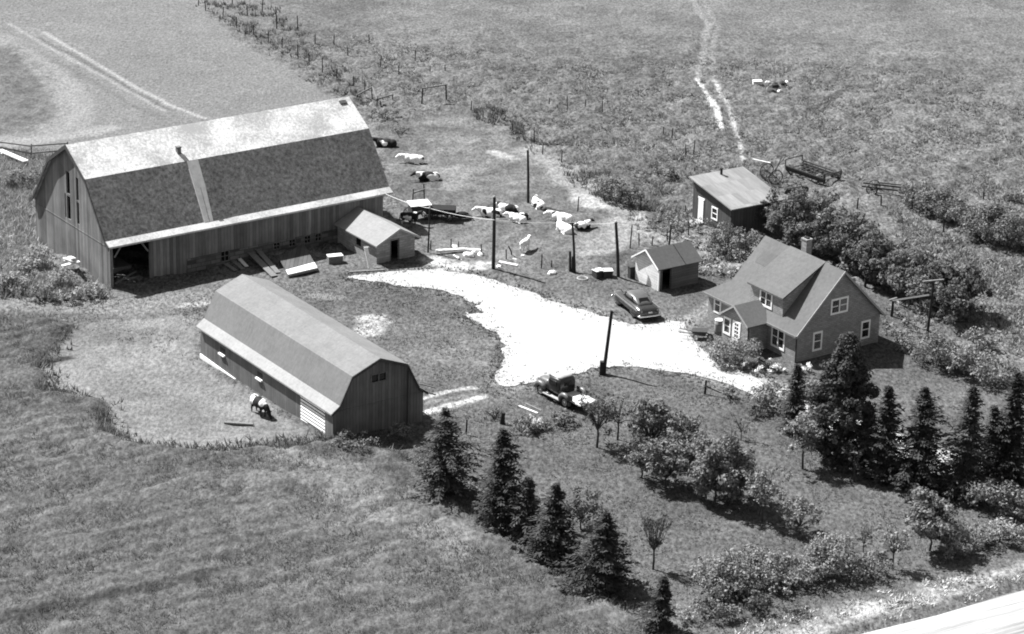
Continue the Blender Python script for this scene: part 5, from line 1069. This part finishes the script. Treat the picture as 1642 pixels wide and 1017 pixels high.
# clothes line frames behind the house
def tframe(base, top, arm, label):
    def ex(t, h, l):
        m = MB(); m.bar((l-arm, -.1, h*.99+.06), (l+arm, .25, h*.99+.12), .14, .1); m.build('crossarm', TIMB, t)
    return pole(base, top, .11, label, 'clothesline_post', ex, 'clothesline post', 'clothesline posts')
tframe((1485, 547), (1489, 452), .75, 'clothesline post with pale crossarm right of the farmhouse'); tframe((1429, 508), (1430, 482), .3, 'short clothesline post beside the farmhouse gable eave'); tframe((1386, 462), (1388, 432), .6, 'clothesline post with slanting arm behind the gable peak')
a_, b_ = G(1429, 508)+Vector((0, 0, 1.25)), G(1485, 547)+Vector((0, 0, 3.5)); m = MB(); m.bar(a_, b_, .12, .12); tag(m.build('clothesline_beam', TIMB), 'long grey beam running from the short post to the tall clothesline post', 'beam')
# fences: one thing each, with posts and wire as parts
def fence(label, posts, hgt=1.15, r=.055, wires=(.95, .55), name='wire_fence', order=True, rail=False):
    o0 = G(*posts[0][:2]); t = thing(name, label, 'fence', o0, 0); tops = []
    for k, q in enumerate(posts):
        p = G(q[0], q[1])-o0; s = FOC/depth(G(q[0], q[1])); h = q[2]/(s*.935) if len(q) > 2 else hgt*(.85+.3*((k*37) % 10)/10)
        rs_ = random.Random(k); lx, ly = rs_.uniform(-.08, .08), rs_.uniform(-.08, .08)
        m = MB(); m.tube([(0, 0, -.3), (lx*h, ly*h, h)], [r, r*.85], 6); m.build('post', POLE, t, False, p); tops.append((p, h))
    for wz in wires:
        m = MB()
        for (p, h), (q, h2) in zip(tops[:-1], tops[1:]):
            if rail: m.bar(p+Vector((0, 0, h*wz)), q+Vector((0, 0, h2*wz)), .08, .11)
            else: m.tube([p+Vector((0, 0, min(h, 1.3)*wz)), (p+q)/2+Vector((0, 0, min(h, h2, 1.3)*wz-.05)), q+Vector((0, 0, min(h2, 1.3)*wz))], .009, 3)
        m.build('rail' if rail else 'wire', TIMB if rail else IRON, t)
    return t
fence('weedy post and wire fence along the far edge of the pale field', [(318, 10, 16), (330, 18, 16), (357, 32, 20), (380, 46, 18), (407, 56, 16), (430, 68, 18), (452, 80, 20), (478, 96, 24), (496, 106, 20), (517, 119, 26), (540, 130, 20), (567, 137, 14), (585, 150, 20)])
fence('second line of old posts in the weeds above the pale field', [(372, 10, 18), (397, 26, 16), (420, 20, 20), (444, 46, 34), (478, 50, 24), (505, 72, 16), (535, 74, 18), (558, 92, 16), (592, 70, 14)], r=.06)
fence('scattered leaning posts in the rough pasture beyond the barn', [(610, 108, 18), (640, 122, 16), (665, 99, 18), (690, 118, 12), (714, 118, 14)], wires=())
fence('rail fence just past the far barn roof corner', [(572, 162, 10), (597, 160, 22), (604, 172, 14), (630, 163, 12)], wires=(.9,), rail=True, name='rail_fence')
fence('open gate frame of two posts and a top rail in the pasture', [(676, 168, 26), (716, 162, 26)], r=.08, wires=(.97,), rail=True, name='gate_frame')
fence('post fence between cow yard and pasture', [(755, 178, 16), (775, 190, 12), (790, 200, 14), (822, 214, 16), (857, 232, 28), (870, 248, 16), (900, 262, 20), (926, 338, 26)][:7])
fence('post fence across the pasture above the shack', [(880, 170, 12), (910, 176, 22), (938, 174, 14), (966, 178, 16)], wires=(.9,))
fence('fence climbing from the shack toward the tracks', [(1112, 248, 22), (1100, 252, 20), (1077, 222, 16), (1064, 218, 14)], wires=(.9,))
fence('single line of posts beside the worn cow path', [(926, 340, 24), (1028, 338, 20), (1060, 352, 14)], wires=())
fence('short fence between the leaning pole and the garden', [(1010, 398, 36), (1025, 395, 20), (1045, 396, 16), (1070, 388, 18), (1104, 378, 24), (1098, 352, 22)], wires=(.9,))
fence('cow yard fence beside the milk house and gravel drive', [(690, 400, 14), (724, 402, 18), (734, 404, 16), (772, 410, 18), (812, 418, 18), (868, 432, 24), (884, 430, 12)], wires=(.9, .5))
fence('rail fence on the rough slope left of the barn', [(-40, 248, 16), (-4, 244, 18), (49, 258, 26), (110, 250, 22)], wires=(.9, .45), rail=True, name='rail_fence')
fence('old posts in the meadow above the hedge', [(1374, 336, 18), (1413, 330, 16), (1462, 335, 24), (1513, 374, 26), (1577, 322, 14)], r=.07, wires=())
fence('lawn fence posts between the long shed and the border', [(747, 697, 24), (805, 678, 18)], r=.07, wires=(.8,))
fence('low rail on a thick post at the lane edge', [(1130, 632, 22), (1172, 640, 6)], r=.09, wires=(.6,), rail=True, name='rail_fence')
fence('gate posts with a bent rail beside the wagon in the yard', [(661, 330, 26), (681, 328, 32)], r=.06, wires=(.75,), rail=True, name='gate_frame')
fence('short broken posts at the foot of the field edge spruces', [(1016, 985, 26), (1003, 982, 18)], r=.06, wires=())
o = pole((823, 412), (815, 395), .06, 'short leaning stick post beside the tall pole', 'fence_post', None, 'post')[0]
# barrels, boards, boxes
def barrel(px, py, r, h, label, top, side, tilt=0):
    t = thing('barrel', label, 'barrel', G(px, py)); m = MB()
    m.loft([[(rr_*math.cos(a_*math.pi/7), rr_*math.sin(a_*math.pi/7), z) for a_ in range(14)] for rr_, z in ((r*.88, 0), (r, h*.3), (r, h*.7), (r*.88, h))]); b_ = m.build('staves', side, t, True)
    m = MB(); m.tube([(0, 0, h+.005), (0, 0, h+.06)], r*.95, 14); m.build('lid', top, t); m = MB(); m.ring((0, 0, h*.25), r*.98, .02, 'z', 16, 4); m.ring((0, 0, h*.75), r*.98, .02, 'z', 16, 4); m.build('hoops', IRON, b_)
    return t
BW_ = mat('dark_box_wood', .07)
def crate(px, py, sx, sy, sz, rz, label, m_, lid=None, name='crate'):
    t = thing(name, label, 'crate', G(px, py), rz); m = MB(); th = .03
    for k in range(max(2, int(sz/.18))):
        z0 = k*sz/max(2, int(sz/.18)); z1 = z0+sz/max(2, int(sz/.18))-.015
        m.box(-sx, sx, -sy, -sy+th, z0, z1); m.box(-sx, sx, sy-th, sy, z0, z1); m.box(-sx, -sx+th, -sy+th+.002, sy-th-.002, z0, z1); m.box(sx-th, sx, -sy+th+.002, sy-th-.002, z0, z1)
    for cx in (-1, 1):
        for cy in (-1, 1): m.box(cx*(sx-.06)-.03, cx*(sx-.06)+.03, cy*(sy-.06)-.03, cy*(sy-.06)+.03, 0, sz)
    m.build('sides', m_, t); m = MB(); m.box(-sx-.03, sx+.03, -sy-.03, sy+.03, sz+.004, sz+.05); m.build('lid', lid or m_, t); return t
WB_ = mat('pale_lid', .6)
crate(959, 446, .36, .3, .62, .6, 'left white lidded box of the pair beside the slanting pole', BW_, WB_, 'lidded_box'); crate(974, 446, .34, .3, .62, .15, 'right white lidded box of the pair beside the slanting pole', BW_, WB_, 'lidded_box')
crate(1013, 446, .26, .2, .9, .5, 'tall narrow dark box against the small shed gable', BW_, None, 'tall_box'); crate(537, 421, .55, .28, .55, .35, 'white topped box in the shade of the barn wall', mat('grey_timber', .25), WB_)
barrel(1152, 536, .33, 1.05, 'pale rain barrel with white lid beside the entry porch', WB_, mat('pale_barrel_wood', .3, .8, .2, 5))
m = MB(); m.ring((0, 0, .06), .38, .07, 'z', 20, 6); o = m.build('iron_hoop', mat('grey_white_trim', .5)); o.location = G(934, 448); tag(o, 'pale ring lying on the grass near the lidded boxes', 'ring')
crate(1214, 136, .4, .25, .35, .1, 'small white box lying far out in the pasture', WB_, WB_)
for i, (px, py, s, lab) in enumerate([(1231, 134, .3, 'pale stone nearest the white box in the far pasture'), (1243, 140, .45, 'dark boulder in the stone heap of the far pasture'), (1255, 136, .38, 'dark boulder at the right of the stone heap in the far pasture'), (1238, 150, .42, 'lowest dark boulder of the stone heap in the far pasture'), (1250, 148, .28, 'pale stone in the middle of the far pasture heap'), (1262, 133, .25, 'pale stone at the upper right of the far pasture heap'),
    (752, 413, .5, 'large white block in the rubble by the drive'), (762, 408, .4, 'upper white block in the rubble by the drive'), (770, 411, .35, 'right white block in the rubble by the drive'), (839, 412, .22, 'white stone just below the standing calf'), (885, 441, .4, 'pale heap of stone right of the fence post by the drive'), (800, 430, .3, 'white stone at the foot of the tall pole'), (730, 398, .3, 'small pale stone beside the fence posts near the milk house')]):
    rs = random.Random(i+50); m = MB(); m.ball((0, 0, s*.35), (s, s*.7, s*.55), 9, 6); m.v = [(x*(1+rs.uniform(-.2, .2)), y*(1+rs.uniform(-.2, .2)), z*(1+rs.uniform(-.15, .15))) for x, y, z in m.v]
    o = m.build('stone', mat('dark_boulder', .06, .9, .4, 3) if 'dark' in lab else mat('white_stone', .62, .9, .2, 4)); o.location = G(px, py); o.rotation_euler = (0, 0, i); tag(o, lab, 'stone', 'loose stones')
def board(a_, b_, w, label, m_=None, lift=(.06, .06), h=.05, name='plank'):
    A, B = G(*a_), G(*b_); t = A.copy(); m = MB(); m.bar(Vector((0, 0, lift[0])), B-A+Vector((0, 0, lift[1])), w, h); m.bar(Vector((0, 0, lift[0]))+(B-A)*.15+Vector((0, 0, -h*.9)), (B-A)*.2+Vector((0, 0, lift[0]-h*.9)), w*1.3, h*.7)
    o = m.build(name, m_ or TIMB); o.location = t; return tag(o, label, 'plank', 'loose planks')
PALEW = mat('pale_new_wood', .6, .8, .15, 4)
board((396, 413), (440, 445), .5, 'long plank with pale end sloping out of the barn shade', TIMB, (.7, .1)); board((408, 410), (446, 440), .4, 'second long plank just right of the first by the barn', TIMB, (.8, .12))
board((362, 428), (378, 436), .3, 'short plank half hidden behind the shed ridge', TIMB, (.25, .1)); board((374, 424), (390, 434), .3, 'short pale tipped plank beside the half hidden one', TIMB, (.3, .1)); board((384, 421), (396, 430), .28, 'shortest pale plank of the group by the barn', PALEW, (.3, .12))
board((698, 408), (745, 406), .3, 'long white timber lying left of the rubble by the drive', PALEW, (.25, .3), .2); board((745, 406), (772, 408), .3, 'white timber end lying across the rubble', PALEW, (.3, .3), .16); board((728, 410), (741, 418), .25, 'short white board slanting in the rubble', PALEW); board((800, 424), (830, 428), .3, 'pale board lying right of the tall pole', PALEW, (.2, .1), .1); board((822, 416), (860, 424), .12, 'long thin pale pole lying in the cow yard', PALEW)
board((360, 680), (406, 683), .22, 'grey pole lying in the cut grass left of the long shed', TIMB, (.1, .1), .12); board((832, 652), (862, 664), .14, 'thin pale board on the grass left of the truck', PALEW); board((842, 648), (868, 660), .12, 'thin pole beside the thin pale board left of the truck', TIMB); board((560, 437), (615, 434), .2, 'grey plank on the ground in front of the milk house', TIMB)
board((586, 425), (594, 432), .3, 'board leaning on the milk house wall', PALEW, (1.5, .1)); board((0, 250), (42, 268), .5, 'white plank lying in weeds left of the barn', PALEW, (.5, .5), .1)
for k, (a_, b_) in enumerate([((100, 445), (128, 440)), ((104, 432), (122, 448)), ((112, 430), (120, 452))]): board(a_, b_, .3, ['white board lying flat on the weeds by the barn gable', 'white board crossing the flat one by the barn gable', 'white board standing up in the weeds by the barn gable'][k], PALEW, (.9, 1.0+.4*k), .08)
# large leaning panel
A, B_, C2, D2 = G(447, 424), G(462, 447), G(509, 436), G(487, 404); t = thing('wooden_panel', 'big square wooden platform with barn shade and a sunlit lower edge painted in, sloping beside the barn', 'platform', A)
q = [Vector((0, 0, .55)), B_-A+Vector((0, 0, .3)), C2-A+Vector((0, 0, .3)), D2-A+Vector((0, 0, .7))]; m = MB(); m.hexa([v-Vector((0, 0, .08)) for v in q]+q); m.build('deck', plank_mat('shade_toned_planks', .12, .3, 'x', .3, .4), t)  # deck toned dark to paint in the barn's shadow
e = lambda f, g_: q[0].lerp(q[1], f).lerp(q[3].lerp(q[2], f), g_)
m = MB(); m.hexa([e(.74, 0)+Vector((0, 0, .004)), e(1, 0)+Vector((0, 0, .004)), e(1, 1)+Vector((0, 0, .004)), e(.78, 1)+Vector((0, 0, .004)), e(.74, 0)+Vector((0, 0, .03)), e(1, 0)+Vector((0, 0, .03)), e(1, 1)+Vector((0, 0, .03)), e(.78, 1)+Vector((0, 0, .03))]); m.build('painted_sunlit_edge', PALEW, t)  # pale strip paints in the lower part that sunlight reaches
for qa, qb, w_ in ((q[1]-Vector((0, 0, .1)), q[2]-Vector((0, 0, .1)), .16), (q[0]-Vector((0, 0, .1)), q[0]-Vector((0, 0, .7)), .12), (q[3]-Vector((0, 0, .1)), q[3]-Vector((0, 0, .9)), .12)): m = MB(); m.bar(qa, qb, .12, w_); m.build('support_beam', TIMB, t)
# wheelbarrow by the house
t = thing('wheelbarrow', 'dark wheelbarrow with long handles beside the flower bed', 'wheelbarrow', G(1122, 543), R(170)); m = MB(); m.hexa([(-.4, -.28, .3), (.35, -.22, .3), (.35, .22, .3), (-.4, .28, .3), (-.55, -.42, .68), (.6, -.38, .62), (.6, .38, .62), (-.55, .42, .68)]); m.build('tray', mat('dark_box_wood', .07), t)
m = MB(); m.bar((-.6, .2, .35), (1.5, .34, .5), .06, .06); m.bar((-.6, -.2, .35), (1.5, -.34, .5), .06, .06); m.bar((.4, .25, .4), (.45, .3, 0), .05, .05); m.bar((.4, -.25, .4), (.45, -.3, 0), .05, .05); m.build('handles', TIMB, t); wheel(t, (-.72, 0, .22), .22, .09)
t = thing('stump', 'dark upright stump by the flower border', 'stump', G(805, 681)); m = MB(); m.tube([(0, 0, -.2), (.02, 0, .4), (.06, 0, .85)], [.2, .16, .12], 8); m.build('stump_wood', POLE, t);
